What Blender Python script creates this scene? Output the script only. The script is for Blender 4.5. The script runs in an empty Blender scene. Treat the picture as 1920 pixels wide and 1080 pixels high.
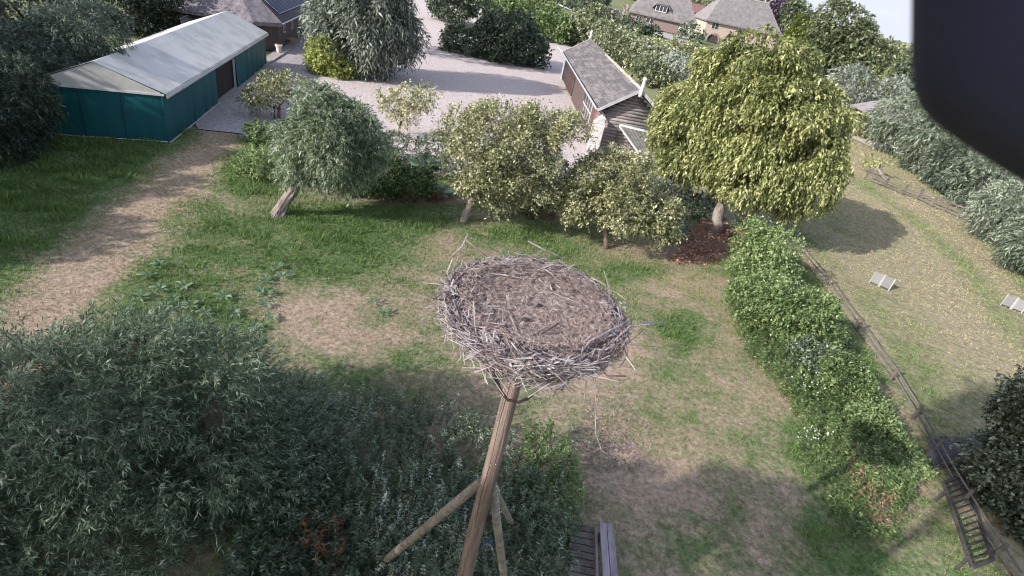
import bpy, math, random
import numpy as np
from mathutils import Vector, Matrix
random.seed(7)
RNG = np.random.default_rng(7)
SC = bpy.context.scene
COL = SC.collection
rad = math.radians

# ------------------------------------------------------------------ camera
CAM_H, PITCH, ROLL, FPX = 11.0, rad(31.5), rad(12.5), 1000.0
FWD = Vector((0, math.cos(PITCH), -math.sin(PITCH)))
_r0 = Vector((1, 0, 0)); _u0 = _r0.cross(FWD)
RGT = _r0 * math.cos(ROLL) + _u0 * math.sin(ROLL)
UPV = -_r0 * math.sin(ROLL) + _u0 * math.cos(ROLL)
EYE = Vector((0, 0, CAM_H))
cd = bpy.data.cameras.new('camera'); cam = bpy.data.objects.new('camera', cd); COL.objects.link(cam)
cd.sensor_width = 36; cd.lens = FPX / 1920 * 36
cd.clip_start = 0.01; cd.clip_end = 6000
M = Matrix((RGT, UPV, -FWD)).transposed().to_4x4(); M.translation = EYE
cam.matrix_world = M
cd.dof.use_dof = True; cd.dof.focus_distance = 12; cd.dof.aperture_fstop = 8.0
SC.camera = cam

# ------------------------------------------------------------------ world, sun, exposure
SUN_EL = rad(28); SDX, SDY = 0.80, 0.60            # light travels towards +x and away from the camera
w = bpy.data.worlds.new('World'); SC.world = w; w.use_nodes = True
nt = w.node_tree; nt.nodes.clear()
out = nt.nodes.new('ShaderNodeOutputWorld'); bg = nt.nodes.new('ShaderNodeBackground')
sky = nt.nodes.new('ShaderNodeTexSky'); sky.sky_type = 'NISHITA'; sky.sun_disc = False
sky.sun_elevation = SUN_EL; sky.sun_rotation = math.atan2(-SDX, -SDY); sky.dust_density = 1.5
tc = nt.nodes.new('ShaderNodeTexCoord'); mp = nt.nodes.new('ShaderNodeMapping'); mp.inputs['Scale'].default_value = (2.2, 2.2, 7)
nz = nt.nodes.new('ShaderNodeTexNoise'); nz.inputs['Scale'].default_value = 1.6; nz.inputs['Detail'].default_value = 7; nz.inputs['Roughness'].default_value = .55
cr = nt.nodes.new('ShaderNodeValToRGB'); cr.color_ramp.elements[0].position = .40; cr.color_ramp.elements[1].position = .62
mx = nt.nodes.new('ShaderNodeMix'); mx.data_type = 'RGBA'; mx.inputs['B'].default_value = (3.3, 3.5, 4.05, 1)
L = nt.links.new
L(tc.outputs['Generated'], mp.inputs['Vector']); L(mp.outputs[0], nz.inputs['Vector']); L(nz.outputs[0], cr.inputs[0])
L(cr.outputs[0], mx.inputs['Factor']); L(sky.outputs[0], mx.inputs['A']); L(mx.outputs['Result'], bg.inputs[0]); L(bg.outputs[0], out.inputs[0])
bg.inputs[1].default_value = 0.15
sd = bpy.data.lights.new('sun', 'SUN'); so = bpy.data.objects.new('sun', sd); COL.objects.link(so)
sd.energy = 4.1; sd.angle = rad(0.6); sd.color = (1, .945, .87)
so.rotation_euler = Vector((SDX * math.cos(SUN_EL), SDY * math.cos(SUN_EL), -math.sin(SUN_EL))).to_track_quat('-Z', 'Y').to_euler()
SC.view_settings.view_transform = 'Standard'; SC.view_settings.look = 'None'
SC.view_settings.gamma = 1; SC.view_settings.exposure = 0.78; SC.view_settings.use_curve_mapping = False
SC.cycles.filter_width = 1.05; SC.cycles.max_bounces = 6; SC.cycles.transparent_max_bounces = 6

# ------------------------------------------------------------------ surveying helpers (photo point -> place in the world)
def ray(x, y):
    return (FWD * FPX + RGT * (x - 960) + UPV * (540 - y)).normalized()
def G(x, y, z=0.0):
    d = ray(x, y); t = (z - CAM_H) / d.z
    return EYE + d * t
def depth(P): return (P - EYE).dot(FWD)
def V(base, x, y):
    """point seen at x, y on the upright plane through base that faces the camera"""
    n = Vector((base.x, base.y, 0)).normalized(); d = ray(x, y)
    return EYE + d * ((base - EYE).dot(n) / d.dot(n))
def pxm(P): return depth(P) / FPX

# ------------------------------------------------------------------ materials
def nodes(m):
    m.use_nodes = True; t = m.node_tree; t.nodes.clear()
    o = t.nodes.new('ShaderNodeOutputMaterial'); b = t.nodes.new('ShaderNodeBsdfPrincipled'); t.links.new(b.outputs[0], o.inputs[0])
    return t, o, b
def ramp(t, cols, lo=.3, hi=.7):
    r = t.nodes.new('ShaderNodeValToRGB'); e = r.color_ramp.elements
    n = len(cols)
    while len(e) < n: e.new(.5)
    for i, c in enumerate(cols):
        e[i].position = lo + (hi - lo) * i / max(1, n - 1); e[i].color = (*c, 1)
    return r
def mat(name, cols, scale=4.0, rough=.8, bump=.0, bscale=None, stretch=(1, 1, 1), lo=.3, hi=.7, metal=0, detail=6, world=False, spec=.3):
    m = bpy.data.materials.new(name); t, o, b = nodes(m); Lk = t.links.new
    tc = t.nodes.new('ShaderNodeTexCoord'); mp = t.nodes.new('ShaderNodeMapping'); mp.inputs['Scale'].default_value = stretch
    if world:
        ge = t.nodes.new('ShaderNodeNewGeometry'); Lk(ge.outputs['Position'], mp.inputs[0])
    else: Lk(tc.outputs['Object'], mp.inputs[0])
    oi = t.nodes.new('ShaderNodeObjectInfo'); ad = t.nodes.new('ShaderNodeMath'); ad.operation = 'MULTIPLY_ADD'; ad.inputs[1].default_value = .22; ad.inputs[2].default_value = -.11
    Lk(oi.outputs['Random'], ad.inputs[0])
    n = t.nodes.new('ShaderNodeTexNoise'); n.inputs['Scale'].default_value = scale; n.inputs['Detail'].default_value = detail; n.inputs['Roughness'].default_value = .65
    Lk(mp.outputs[0], n.inputs['Vector'])
    a2 = t.nodes.new('ShaderNodeMath'); Lk(n.outputs[0], a2.inputs[0]); Lk(ad.outputs[0], a2.inputs[1])
    r = ramp(t, cols, lo, hi); Lk(a2.outputs[0], r.inputs[0]); Lk(r.outputs[0], b.inputs['Base Color'])
    b.inputs['Roughness'].default_value = rough; b.inputs['Metallic'].default_value = metal; b.inputs['Specular IOR Level'].default_value = spec
    if bump:
        n2 = t.nodes.new('ShaderNodeTexNoise'); n2.inputs['Scale'].default_value = bscale or scale * 4; n2.inputs['Detail'].default_value = 5; Lk(mp.outputs[0], n2.inputs['Vector'])
        bu = t.nodes.new('ShaderNodeBump'); bu.inputs['Strength'].default_value = bump; bu.inputs['Distance'].default_value = .05
        Lk(n2.outputs[0], bu.inputs['Height']); Lk(bu.outputs[0], b.inputs['Normal'])
    return m
LEAFGAIN = 1.28
def leafmat(name, cols, trans=.28, rough=.55, lo=.1, hi=.9, spec=.35):
    cols = [tuple(min(.8, x * LEAFGAIN) for x in c) for c in cols]
    m = bpy.data.materials.new(name); t, o, b = nodes(m); Lk = t.links.new
    at = t.nodes.new('ShaderNodeAttribute'); at.attribute_name = 'var'
    r = ramp(t, cols, lo, hi); Lk(at.outputs['Fac'], r.inputs[0]); Lk(r.outputs[0], b.inputs['Base Color'])
    b.inputs['Roughness'].default_value = rough; b.inputs['Specular IOR Level'].default_value = spec
    tr = t.nodes.new('ShaderNodeBsdfTranslucent'); Lk(r.outputs[0], tr.inputs[0])
    mi = t.nodes.new('ShaderNodeMixShader'); mi.inputs[0].default_value = trans
    Lk(b.outputs[0], mi.inputs[1]); Lk(tr.outputs[0], mi.inputs[2]); Lk(mi.outputs[0], o.inputs[0])
    return m
MT = {}
MT['bark'] = mat('bark', [(.10, .075, .055), (.24, .19, .15)], 9, .9, .8, 22, (1, 1, .3))
MT['bark_grey'] = mat('bark_grey', [(.15, .12, .11), (.38, .33, .31)], 7, .9, 1, 18, (1, 1, .35))
MT['post'] = mat('post_wood', [(.06, .04, .034), (.13, .09, .075), (.22, .165, .145)], 5, .75, .5, 16, (3, 3, .18))
MT['brace'] = mat('brace_wood', [(.13, .11, .09), (.30, .27, .22)], 7, .8, .5, 20, (1, 1, 1))
MT['grey_wood'] = mat('grey_wood', [(.16, .14, .16), (.34, .30, .34)], 6, .8, .5, 25, (1, .2, 1))
MT['fence_wood'] = mat('fence_wood', [(.09, .078, .072), (.20, .175, .16)], 6, .85, .4, 20)
MT['dark_wood'] = mat('dark_wood', [(.035, .030, .032), (.085, .072, .074)], 6, .8, .4, 20)
MT['log'] = mat('log_wood', [(.17, .15, .15), (.34, .30, .30)], 5, .85, .6, 14, (.3, 1, 1))
MT['white'] = mat('white_paint', [(.46, .44, .44), (.64, .62, .62)], 3, .55)
MT['pipe'] = mat('pvc_pipe', [(.36, .345, .37), (.5, .48, .5)], 3, .4)
MT['slate'] = mat('slate', [(.075, .07, .072), (.15, .135, .138), (.27, .245, .25)], 5, .75, .5, 22, lo=.25, hi=.75)
MT['slate_dark'] = mat('slate_plain', [(.10, .095, .105), (.2, .18, .19)], 4, .8, .4, 22)  # slate with a narrower range of tones than the main one
MT['moss'] = mat('ridge_mortar', [(.28, .25, .2), (.5, .46, .44)], 4, .9, .8, 12)
MT['algae'] = mat('algae_roof', [(.10, .105, .09), (.18, .17, .155), (.27, .13, .085)], 1.4, .85, .5, 20, lo=.35, hi=.72)
MT['thatch'] = mat('thatch', [(.11, .095, .115), (.20, .175, .20), (.29, .26, .285)], 2.2, .95, 1, 18, (1, 1, .6))
MT['thatch_far'] = mat('thatch_far', [(.14, .13, .135), (.25, .23, .24)], .8, .95, .5, 6)
MT['tile'] = mat('roof_tile_dark', [(.035, .032, .04), (.075, .068, .08)], 4, .6)
MT['solar'] = mat('solar_cells', [(.012, .014, .06), (.02, .023, .09)], 2, .45, spec=.2)
MT['alu'] = mat('aluminium', [(.5, .5, .55), (.62, .62, .66)], 4, .4, metal=.4)
MT['barnwall'] = mat('barn_boards', [(.075, .052, .05), (.15, .11, .105)], 4, .85, .5, 12, (4, 4, .4))
MT['brick'] = mat('brick', [(.18, .13, .125), (.30, .23, .215)], 5, .9, .4, 20)
MT['pinkbrick'] = mat('pale_brick', [(.40, .31, .27), (.55, .45, .40)], 4, .9)
MT['redtile'] = mat('red_tile', [(.26, .12, .11), (.36, .19, .17)], 3, .8)
MT['glass'] = mat('window_glass', [(.03, .035, .045), (.06, .065, .08)], 2, .12, spec=.6)
MT['canvas'] = mat('white_canvas', [(.44, .425, .41), (.585, .565, .56), (.63, .61, .60)], .8, .6, .45, 1.1)
MT['gablecanvas'] = mat('gable_canvas', [(.46, .44, .43), (.58, .56, .54)], 1.2, .7, .3, 2)
MT['teal'] = mat('teal_tarpaulin', [(.005, .062, .076), (.008, .095, .112)], 1.0, .5, .5, 3.0, (2.0, 2.0, .25))
MT['tealdark'] = mat('teal_seam', [(.005, .05, .06), (.006, .06, .07)], 1, .6)
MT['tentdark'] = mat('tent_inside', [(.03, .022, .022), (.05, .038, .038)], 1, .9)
MT['steel'] = mat('galvanised_steel', [(.28, .28, .30), (.42, .42, .44)], 5, .45, metal=.5)
MT['black'] = mat('black_metal', [(.02, .02, .022), (.04, .04, .045)], 5, .5)
MT['terracotta'] = mat('white_pot', [(.6, .55, .54), (.72, .68, .66)], 3, .7)
MT['yellowwood'] = mat('yellow_wood', [(.34, .22, .05), (.5, .34, .09)], 4, .7)
MT['redbrown'] = mat('redbrown_wood', [(.12, .05, .04), (.2, .09, .07)], 4, .7)
MT['red'] = mat('red_paint', [(.26, .07, .065), (.36, .11, .10)], 4, .5)
MT['blue'] = mat('slate_blue_panel', [(.06, .07, .12), (.1, .11, .18)], 3, .5)
MT['kerb'] = mat('kerb_stone', [(.26, .23, .24), (.4, .36, .37)], 3, .9, .3, 20)
MT['stick'] = mat('nest_stick', [(.10, .075, .085), (.27, .23, .25), (.50, .46, .475)], 6, .85, .4, 30, lo=.25, hi=.75, world=True)
MT['stickbrown'] = mat('nest_twig', [(.07, .045, .04), (.16, .11, .095), (.27, .21, .19)], 8, .9, .3, 30, lo=.25, hi=.75, world=True)
MT['straw'] = mat('nest_floor', [(.15, .115, .105), (.34, .275, .255), (.52, .45, .43)], 16, .95, 1, 60, lo=.3, hi=.72)
MT['pellet'] = mat('pellet', [(.03, .028, .033), (.07, .065, .072)], 12, .9, .6, 40)
MT['chalk'] = mat('droppings', [(.5, .48, .47), (.7, .68, .67)], 8, .9)
MT['strap'] = mat('dark_strap', [(.025, .018, .02), (.06, .045, .045)], 8, .6)
MT['hood'] = mat('camera_housing_plastic', [(.035, .034, .058), (.042, .041, .068)], 20, .8, spec=.15)
MT['soil'] = mat('bare_soil', [(.13, .085, .065), (.26, .18, .14)], 3, 1, .8, 15)
MT['water'] = mat('dark_water', [(.02, .025, .022), (.03, .035, .03)], 1, .25)

LF = {}
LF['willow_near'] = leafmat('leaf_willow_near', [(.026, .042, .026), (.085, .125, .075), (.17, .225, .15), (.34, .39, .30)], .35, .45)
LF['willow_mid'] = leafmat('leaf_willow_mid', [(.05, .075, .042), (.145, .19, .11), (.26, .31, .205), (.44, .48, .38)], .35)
LF['willow_grey'] = leafmat('leaf_willow_grey', [(.04, .055, .04), (.12, .145, .11), (.24, .27, .225), (.42, .45, .40)], .25)
LF['apple'] = leafmat('leaf_apple', [(.045, .055, .028), (.15, .165, .075), (.32, .32, .18), (.55, .52, .36)], .3)
LF['golden'] = leafmat('leaf_golden', [(.06, .075, .03), (.18, .205, .07), (.34, .355, .15), (.55, .54, .31)], .38)
LF['darkhedge'] = leafmat('leaf_dark_hedge', [(.012, .02, .012), (.03, .045, .028), (.06, .085, .05), (.12, .15, .11)], .15)
LF['green'] = leafmat('leaf_green', [(.03, .05, .018), (.09, .14, .05), (.18, .25, .10), (.33, .39, .20)], .3)
LF['bluegreen'] = leafmat('leaf_bluegreen', [(.022, .034, .02), (.065, .095, .055), (.14, .18, .12), (.32, .35, .29)], .25)
LF['lime'] = leafmat('leaf_lime', [(.06, .08, .02), (.18, .21, .05), (.32, .35, .10), (.45, .47, .2)], .35)
LF['rowwillow'] = leafmat('leaf_row_willow', [(.03, .042, .03), (.10, .13, .09), (.21, .25, .18), (.38, .42, .34)], .25)
LF['purple'] = leafmat('leaf_copper_beech', [(.03, .022, .035), (.08, .055, .085), (.15, .11, .155)], .2)
LF['far'] = leafmat('leaf_far', [(.05, .065, .035), (.14, .17, .09), (.27, .29, .17), (.42, .43, .32)], .3)
LF['shade'] = leafmat('leaf_shade_toned', [(.010, .017, .010), (.028, .045, .028), (.06, .085, .06), (.14, .17, .14)], .2)  # dark palette carries the trees' shade and lens vignetting in the leaf colour
LF['rust'] = leafmat('leaf_rust', [(.10, .045, .02), (.26, .11, .05), (.42, .2, .1)], .3)
LF['hosta'] = leafmat('leaf_broad', [(.04, .08, .04), (.10, .16, .09), (.2, .27, .17)], .2, .45)
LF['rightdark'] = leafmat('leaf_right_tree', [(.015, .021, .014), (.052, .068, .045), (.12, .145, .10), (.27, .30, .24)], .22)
LF['grass'] = leafmat('grass_blades', [(.07, .125, .03), (.135, .21, .07), (.24, .25, .12), (.38, .30, .21)], .3, .7, 0, 1)
LF['litter'] = leafmat('litter', [(.14, .07, .05), (.27, .15, .11), (.46, .30, .23)], .1, .9)

# ------------------------------------------------------------------ object helpers
def tag(o, label=None, cat=None, group=None, kind=None):
    if label: o['label'] = label
    if cat: o['category'] = cat
    if group: o['group'] = group
    if kind: o['kind'] = kind
    return o
def thing(name, label, cat, loc, group=None, rz=0):
    o = bpy.data.objects.new(name, None); COL.objects.link(o); o.location = loc; o.rotation_euler = (0, 0, rz); o.empty_display_size = .3
    return tag(o, label, cat, group)
def link(name, me, parent=None, m=None):
    o = bpy.data.objects.new(name, me); COL.objects.link(o)
    if m is not None and len(me.materials) == 0: me.materials.append(m)
    if parent is not None:
        o.parent = parent
        o.matrix_parent_inverse = Matrix.Translation(ABS[parent.name]).inverted() if parent.name in ABS else Matrix.Identity(4)
    return o
ABS = {}
class MB:
    """collects shapes, built in world coordinates, as one mesh"""
    def __init__(s): s.v = []; s.f = []
    def add(s, vs, fs):
        k = len(s.v); s.v += [tuple(v) for v in vs]; s.f += [tuple(i + k for i in f) for f in fs]; return s
    def box(s, c, sx, sy, sz, ax=None, ay=None, az=None):
        c = Vector(c); ax = Vector(ax or (1, 0, 0)); ay = Vector(ay or (0, 1, 0)); az = Vector(az or (0, 0, 1))
        vs = [c + ax * (i * sx / 2) + ay * (j * sy / 2) + az * (k * sz / 2) for i in (-1, 1) for j in (-1, 1) for k in (-1, 1)]
        return s.add(vs, [(0, 1, 3, 2), (4, 6, 7, 5), (0, 4, 5, 1), (2, 3, 7, 6), (0, 2, 6, 4), (1, 5, 7, 3)])
    def bar(s, a, b, w, h, up=(0, 0, 1)):
        a = Vector(a); b = Vector(b); d = (b - a).normalized(); sd_ = d.cross(Vector(up))
        if sd_.length < 1e-4: sd_ = d.cross(Vector((1, 0, 0)))
        sd_.normalize(); u = sd_.cross(d)
        return s.box((a + b) / 2, (b - a).length, w, h, d, sd_, u)
    def tube(s, pts, rr, n=8, cap=True, jit=0.0, rnd=random):
        pts = [Vector(p) for p in pts]; k0 = len(s.v); up = None
        for i, p in enumerate(pts):
            d = (pts[min(i + 1, len(pts) - 1)] - pts[max(i - 1, 0)]).normalized()
            if up is None: up = d.cross(Vector((.3, .2, 1)) if abs(d.z) < .9 else Vector((1, 0, 0))).normalized()
            up = (up - d * up.dot(d)).normalized(); q = d.cross(up); r = rr[i] if hasattr(rr, '__len__') else rr
            for j in range(n):
                a = 2 * math.pi * j / n; r2 = r * (1 + jit * (rnd.random() - .5))
                s.v.append(tuple(p + up * (math.cos(a) * r2) + q * (math.sin(a) * r2)))
        for i in range(len(pts) - 1):
            for j in range(n):
                a = k0 + i * n + j; b = k0 + i * n + (j + 1) % n
                s.f.append((a, b, b + n, a + n))
        if cap:
            s.f.append(tuple(k0 + j for j in reversed(range(n)))); e = k0 + (len(pts) - 1) * n
            s.f.append(tuple(e + j for j in range(n)))
        return s
    def prism(s, poly, off):
        """closed solid from a planar polygon and an offset vector"""
        n = len(poly); off = Vector(off); poly = [Vector(p) for p in poly]
        vs = poly + [p + off for p in poly]
        fs = [tuple(range(n)), tuple(reversed(range(n, 2 * n)))] + [(j, i, i + n, j + n) for i, j in ((i, (i + 1) % n) for i in range(n))]
        return s.add(vs, fs)
    def blob(s, c, rx, ry, rz, n=10, m=6, jit=.15, rnd=random):
        c = Vector(c); k = len(s.v)
        s.v.append(tuple(c + Vector((0, 0, rz))))
        for i in range(1, m):
            th = math.pi * i / m
            for j in range(n):
                ph = 2 * math.pi * j / n; q = 1 + jit * (rnd.random() - .5) * 2
                s.v.append(tuple(c + Vector((rx * math.sin(th) * math.cos(ph) * q, ry * math.sin(th) * math.sin(ph) * q, rz * math.cos(th) * q))))
        s.v.append(tuple(c - Vector((0, 0, rz)))); e = len(s.v) - 1
        for j in range(n): s.f.append((k, k + 1 + j, k + 1 + (j + 1) % n))
        for i in range(m - 2):
            for j in range(n):
                a = k + 1 + i * n + j; b = k + 1 + i * n + (j + 1) % n
                s.f.append((a, a + n, b + n, b))
        for j in range(n): s.f.append((e, k + 1 + (m - 2) * n + (j + 1) % n, k + 1 + (m - 2) * n + j))
        return s
    def mesh(s, name, m, smooth=False):
        me = bpy.data.meshes.new(name); me.from_pydata(s.v, [], s.f); me.materials.append(m)
        if smooth: me.polygons.foreach_set('use_smooth', [True] * len(me.polygons))
        me.update(); return me
    def build(s, name, m, parent=None, smooth=False, **kw):
        o = link(name, s.mesh(name, m, smooth), parent); tag(o, **kw) if kw else None
        return o
def at_thing(name, label, cat, loc, group=None):
    o = thing(name, label, cat, loc, group); ABS[o.name] = Vector(loc); return o
def fast_mesh(name, v, f, m, var=None):
    """v (n,3), f (k,4) or (k,3) arrays"""
    me = bpy.data.meshes.new(name); n, k, c = len(v), len(f), f.shape[1]
    me.vertices.add(n); me.vertices.foreach_set('co', np.ascontiguousarray(v, dtype=np.float32).ravel())
    me.loops.add(k * c); me.loops.foreach_set('vertex_index', np.ascontiguousarray(f, dtype=np.int32).ravel())
    me.polygons.add(k); me.polygons.foreach_set('loop_start', np.arange(0, k * c, c, dtype=np.int32))
    try: me.polygons.foreach_set('loop_total', np.full(k, c, dtype=np.int32))
    except Exception: pass
    if var is not None:
        a = me.attributes.new('var', 'FLOAT', 'POINT'); a.data.foreach_set('value', np.ascontiguousarray(var, dtype=np.float32))
    me.materials.append(m); me.update(calc_edges=True); me.validate(); return me

# smooth vector noise made of a few waves
class Waves:
    def __init__(s, freq, seed, n=7):
        r = np.random.default_rng(seed); k = r.normal(size=(n, 3)); k /= np.linalg.norm(k, axis=1)[:, None]
        s.k = k * freq * r.uniform(.6, 1.6, size=(n, 1)); s.p = r.uniform(0, 6.28, n)
    def __call__(s, P): return np.sin(P @ s.k.T + s.p).mean(1) * 1.6

def unit(a): return a / np.maximum(np.linalg.norm(a, axis=1), 1e-9)[:, None]

def shoots_mesh(name, P, D, Lh, nl, ll, lw, m, rng, droop=.3, spread=.9, tint=None, stem=0.0, tvar=.16, lvar=.14):
    """sprays: at each P a shoot of length Lh along D with nl leaves"""
    n = len(P); t = np.linspace(.08, 1, nl)[None, :, None]
    Lh = np.broadcast_to(Lh, (n,))[:, None, None]
    dz = np.zeros((1, 1, 3)); dz[..., 2] = -1
    q = P[:, None, :] + D[:, None, :] * Lh * t + dz * (Lh * droop * t ** 2)
    sdir = D[:, None, :] + dz * (2 * droop * t); sdir = sdir / np.linalg.norm(sdir, axis=2, keepdims=True)
    a = rng.normal(size=(n, nl, 3)); a[:, :, 2] += .3
    side = np.cross(sdir, a); side /= np.maximum(np.linalg.norm(side, axis=2, keepdims=True), 1e-6)
    ld = sdir * (1 - spread * .5) + side * spread * .8 + rng.normal(size=(n, nl, 3)) * .18; ld /= np.linalg.norm(ld, axis=2, keepdims=True)
    nrm = np.cross(ld, rng.normal(size=(n, nl, 3)) * .55 + np.array([0, 0, 1.])); wd = nrm / np.maximum(np.linalg.norm(nrm, axis=2, keepdims=True), 1e-6)
    sz = rng.uniform(.5, 1.4, size=(n, nl, 1))
    l = ll * sz; wv = wd * (lw * .5) * sz
    up = np.cross(wd, ld)
    b = q; mid = q + ld * l * .45 + up * (l * .06)
    v = np.stack([b, mid + wv, q + ld * l - np.abs(up) * 0 + dz * (l * .12), mid - wv], axis=2).reshape(-1, 3)
    k = n * nl; f = np.arange(k * 4).reshape(k, 4)
    tn = (tint if tint is not None else np.full(n, .5))[:, None] + rng.normal(size=(n, 1)) * tvar + rng.normal(size=(n, nl)) * lvar
    var = np.repeat(np.clip(tn, 0.01, .99).ravel(), 4)
    if stem > 0:
        ts = np.array([0, .5, 1.])[None, :, None]; c = P[:, None, :] + D[:, None, :] * Lh * ts + dz * (Lh * droop * ts ** 2)
        sw = unit(np.cross(D, rng.normal(size=(n, 3))))[:, None, :] * (stem * .5) * np.array([1, .8, .3])[None, :, None]
        sv = np.stack([c - sw, c + sw], axis=2).reshape(n, 6, 3).reshape(-1, 3)
        base = len(v) + np.arange(n)[:, None] * 6
        sf = np.concatenate([base + np.array([[0, 1, 3, 2]]), base + np.array([[2, 3, 5, 4]])])
        v = np.concatenate([v, sv]); f = np.concatenate([f, sf]); var = np.concatenate([var, np.full(len(sv), .35)])
    return fast_mesh(name, v, f, m, var)

def crown_points(lobes, n, rng, freq=1.0, inner=.25, gap=-.35, rough=.16, zmin=.03, seed=0, fine=2.6):
    """points and outward directions through the outer layer of a union of uneven ellipsoids"""
    C = np.array([l[0] for l in lobes], float); R = np.array([l[1] for l in lobes], float)
    k = 7; i = np.repeat(np.arange(len(C)), k); d = unit(rng.normal(size=(len(i), 3)) * np.array([1, 1, .9]) + np.array([0, 0, .15]))
    f = rng.uniform(.28, .46, (len(i), 1)); sc = C[i] + d * R[i] * .9 * .74
    S0 = R * .86
    C = np.concatenate([C, sc]); R = np.concatenate([S0, np.mean(R[i], 1, keepdims=True) * f * np.array([1, 1, .95])])
    wgt = (R[:, 0] * R[:, 2]) ; wgt /= wgt.sum(); S = float(np.mean(S0))
    w1 = Waves(freq * 2.2 / S, seed + 1); w2 = Waves(freq * fine * 2.6 / S, seed + 2); w3 = Waves(freq * 1.3 / S, seed + 3)
    Ps, Ds = [], []; got = 0; spike = min(.16, rough * .5)
    while got < n:
        k = int((n - got) * 2 + 200); far_ = 0
        i = rng.choice(len(C), k, p=wgt); d = unit(rng.normal(size=(k, 3)))
        q = C[i] + d * R[i]
        bump = 1 + rough * w1(q) + rough * .55 * w2(q)
        r = np.where(rng.random(k) < inner, rng.random(k) ** .5, 1 - np.abs(rng.normal(size=k)) * .09)
        r = np.where(rng.random(k) < spike, r * rng.uniform(1.0, 1.22, k), r)
        p = C[i] + d * R[i] * (r * bump)[:, None]
        keep = (w2(p) + .6 * rng.normal(size=k) * .5 > gap) & (p[:, 2] > zmin)
        # drop what is deep inside another lobe
        e = np.full(k, 9.)
        for c_, r_ in zip(C, R): e = np.minimum(e, (((p - c_) / r_) ** 2).sum(1))
        keep &= (e > .5) | (rng.random(k) < .22)
        Ps.append(p[keep]); nn = d / R[i]; Ds.append(unit(nn)[keep]); got += keep.sum()
    return np.concatenate(Ps)[:n], np.concatenate(Ds)[:n], w3

def crown(name, lobes, leaves, spec, m, parent=None, seed=0, **kw):
    """spec: nl leaves per shoot, L shoot length, l/w leaf, out/up/rnd direction mix, droop ..."""
    rng = np.random.default_rng(seed + 11); nl = spec['nl']; n = max(20, int(leaves / nl))
    P, N, w3 = crown_points(lobes, n, rng, spec.get('freq', 1), spec.get('inner', .25), spec.get('gap', -.35), spec.get('rough', .16), spec.get('zmin', .03), seed, spec.get('fine', 2.6))
    D = N * spec.get('out', .8) + rng.normal(size=P.shape) * spec.get('rnd', .4); D[:, 2] += spec.get('up', .3); D = unit(D)
    tint = .48 + .16 * w3(P) + spec.get('tint', 0)
    me = shoots_mesh(name, P, D, spec['L'] * rng.uniform(.6, 1.2, n), nl, spec['l'], spec['w'], m, rng, spec.get('droop', .3), spec.get('spread', .9), tint, spec.get('stem', 0), spec.get('tvar', .16), spec.get('lvar', .17))
    return link(name, me, parent)

def limbs(root, base, top, r0, r1, lobes, k, m, seed=0, bend=.12, n=8, jit=.15, trunkname='trunk'):
    rnd = random.Random(seed); pts = []
    base = Vector(base); top = Vector(top); L_ = (top - base).length
    for i in range(6):
        t = i / 5; o = Vector((rnd.uniform(-1, 1), rnd.uniform(-1, 1), 0)) * bend * r0 * 3 * math.sin(t * 3.1)
        pts.append(base.lerp(top, t) + o)
    flare = [r0 * 1.35, r0 * 1.05, r0, r0 * .96 + r1 * .04, (r0 + r1) / 2, r1]
    MB().tube([pts[0] - Vector((0, 0, .1))] + pts[1:], flare, 12, jit=jit, rnd=rnd).build(trunkname, m, root, smooth=True)
    for i in range(k):
        c, R = lobes[i % len(lobes)]; c = Vector(c)
        e = c + Vector((rnd.uniform(-.6, .6) * R[0], rnd.uniform(-.6, .6) * R[1], rnd.uniform(-.3, .5) * R[2]))
        s_ = pts[3].lerp(pts[5], rnd.random()); mid = s_.lerp(e, .5) + Vector((0, 0, .08 * (e - s_).length))
        MB().tube([s_, mid, e], [r1 * .6, r1 * .38, r1 * .12], 6, rnd=rnd).build('limb', m, root, smooth=True)

PXR = 1024 / 1920.
def lobes_from_px(base, lp, dz=1.0):
    out = []; area = 0
    for (cx, cy, rx, ry) in lp:
        c = V(base, cx, cy); s_ = pxm(c); out.append(((c.x, c.y, max(c.z, .05)), (rx * s_, rx * s_ * .95, ry * s_ * dz)))
        area += math.pi * rx * ry * PXR * PXR
    return out, area

SPECS = dict(
    willow=dict(nl=9, L=11, l=5.0, w=1.1, out=.7, up=.35, rnd=.35, droop=.45, spread=.7, gap=-.3),
    clump=dict(nl=5, L=5, l=3.4, w=2.1, out=.7, up=.3, rnd=.6, droop=.2, spread=1.0, gap=-.25),
    fine=dict(nl=6, L=5, l=2.8, w=1.5, out=.8, up=.4, rnd=.5, droop=.15, spread=.9, gap=-.3),
    droop=dict(nl=7, L=10, l=4.6, w=2.1, out=.55, up=-.35, rnd=.3, droop=.75, spread=.6, gap=-.25, rough=.13),
    loose=dict(nl=6, L=9, l=3.4, w=1.9, out=.9, up=.5, rnd=.5, droop=.15, spread=.9, gap=-.1, rough=.26, inner=.35),
)
def spec_at(kind, P, **over):
    s_ = dict(SPECS[kind]); s_.update(over); px = pxm(P) / PXR
    for k in ('L', 'l', 'w'): s_[k] = s_[k] * px * (.92 if k == 'L' else .80)
    if 'stem' in s_: s_['stem'] *= px
    return s_
TREE_ID = [0]
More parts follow.
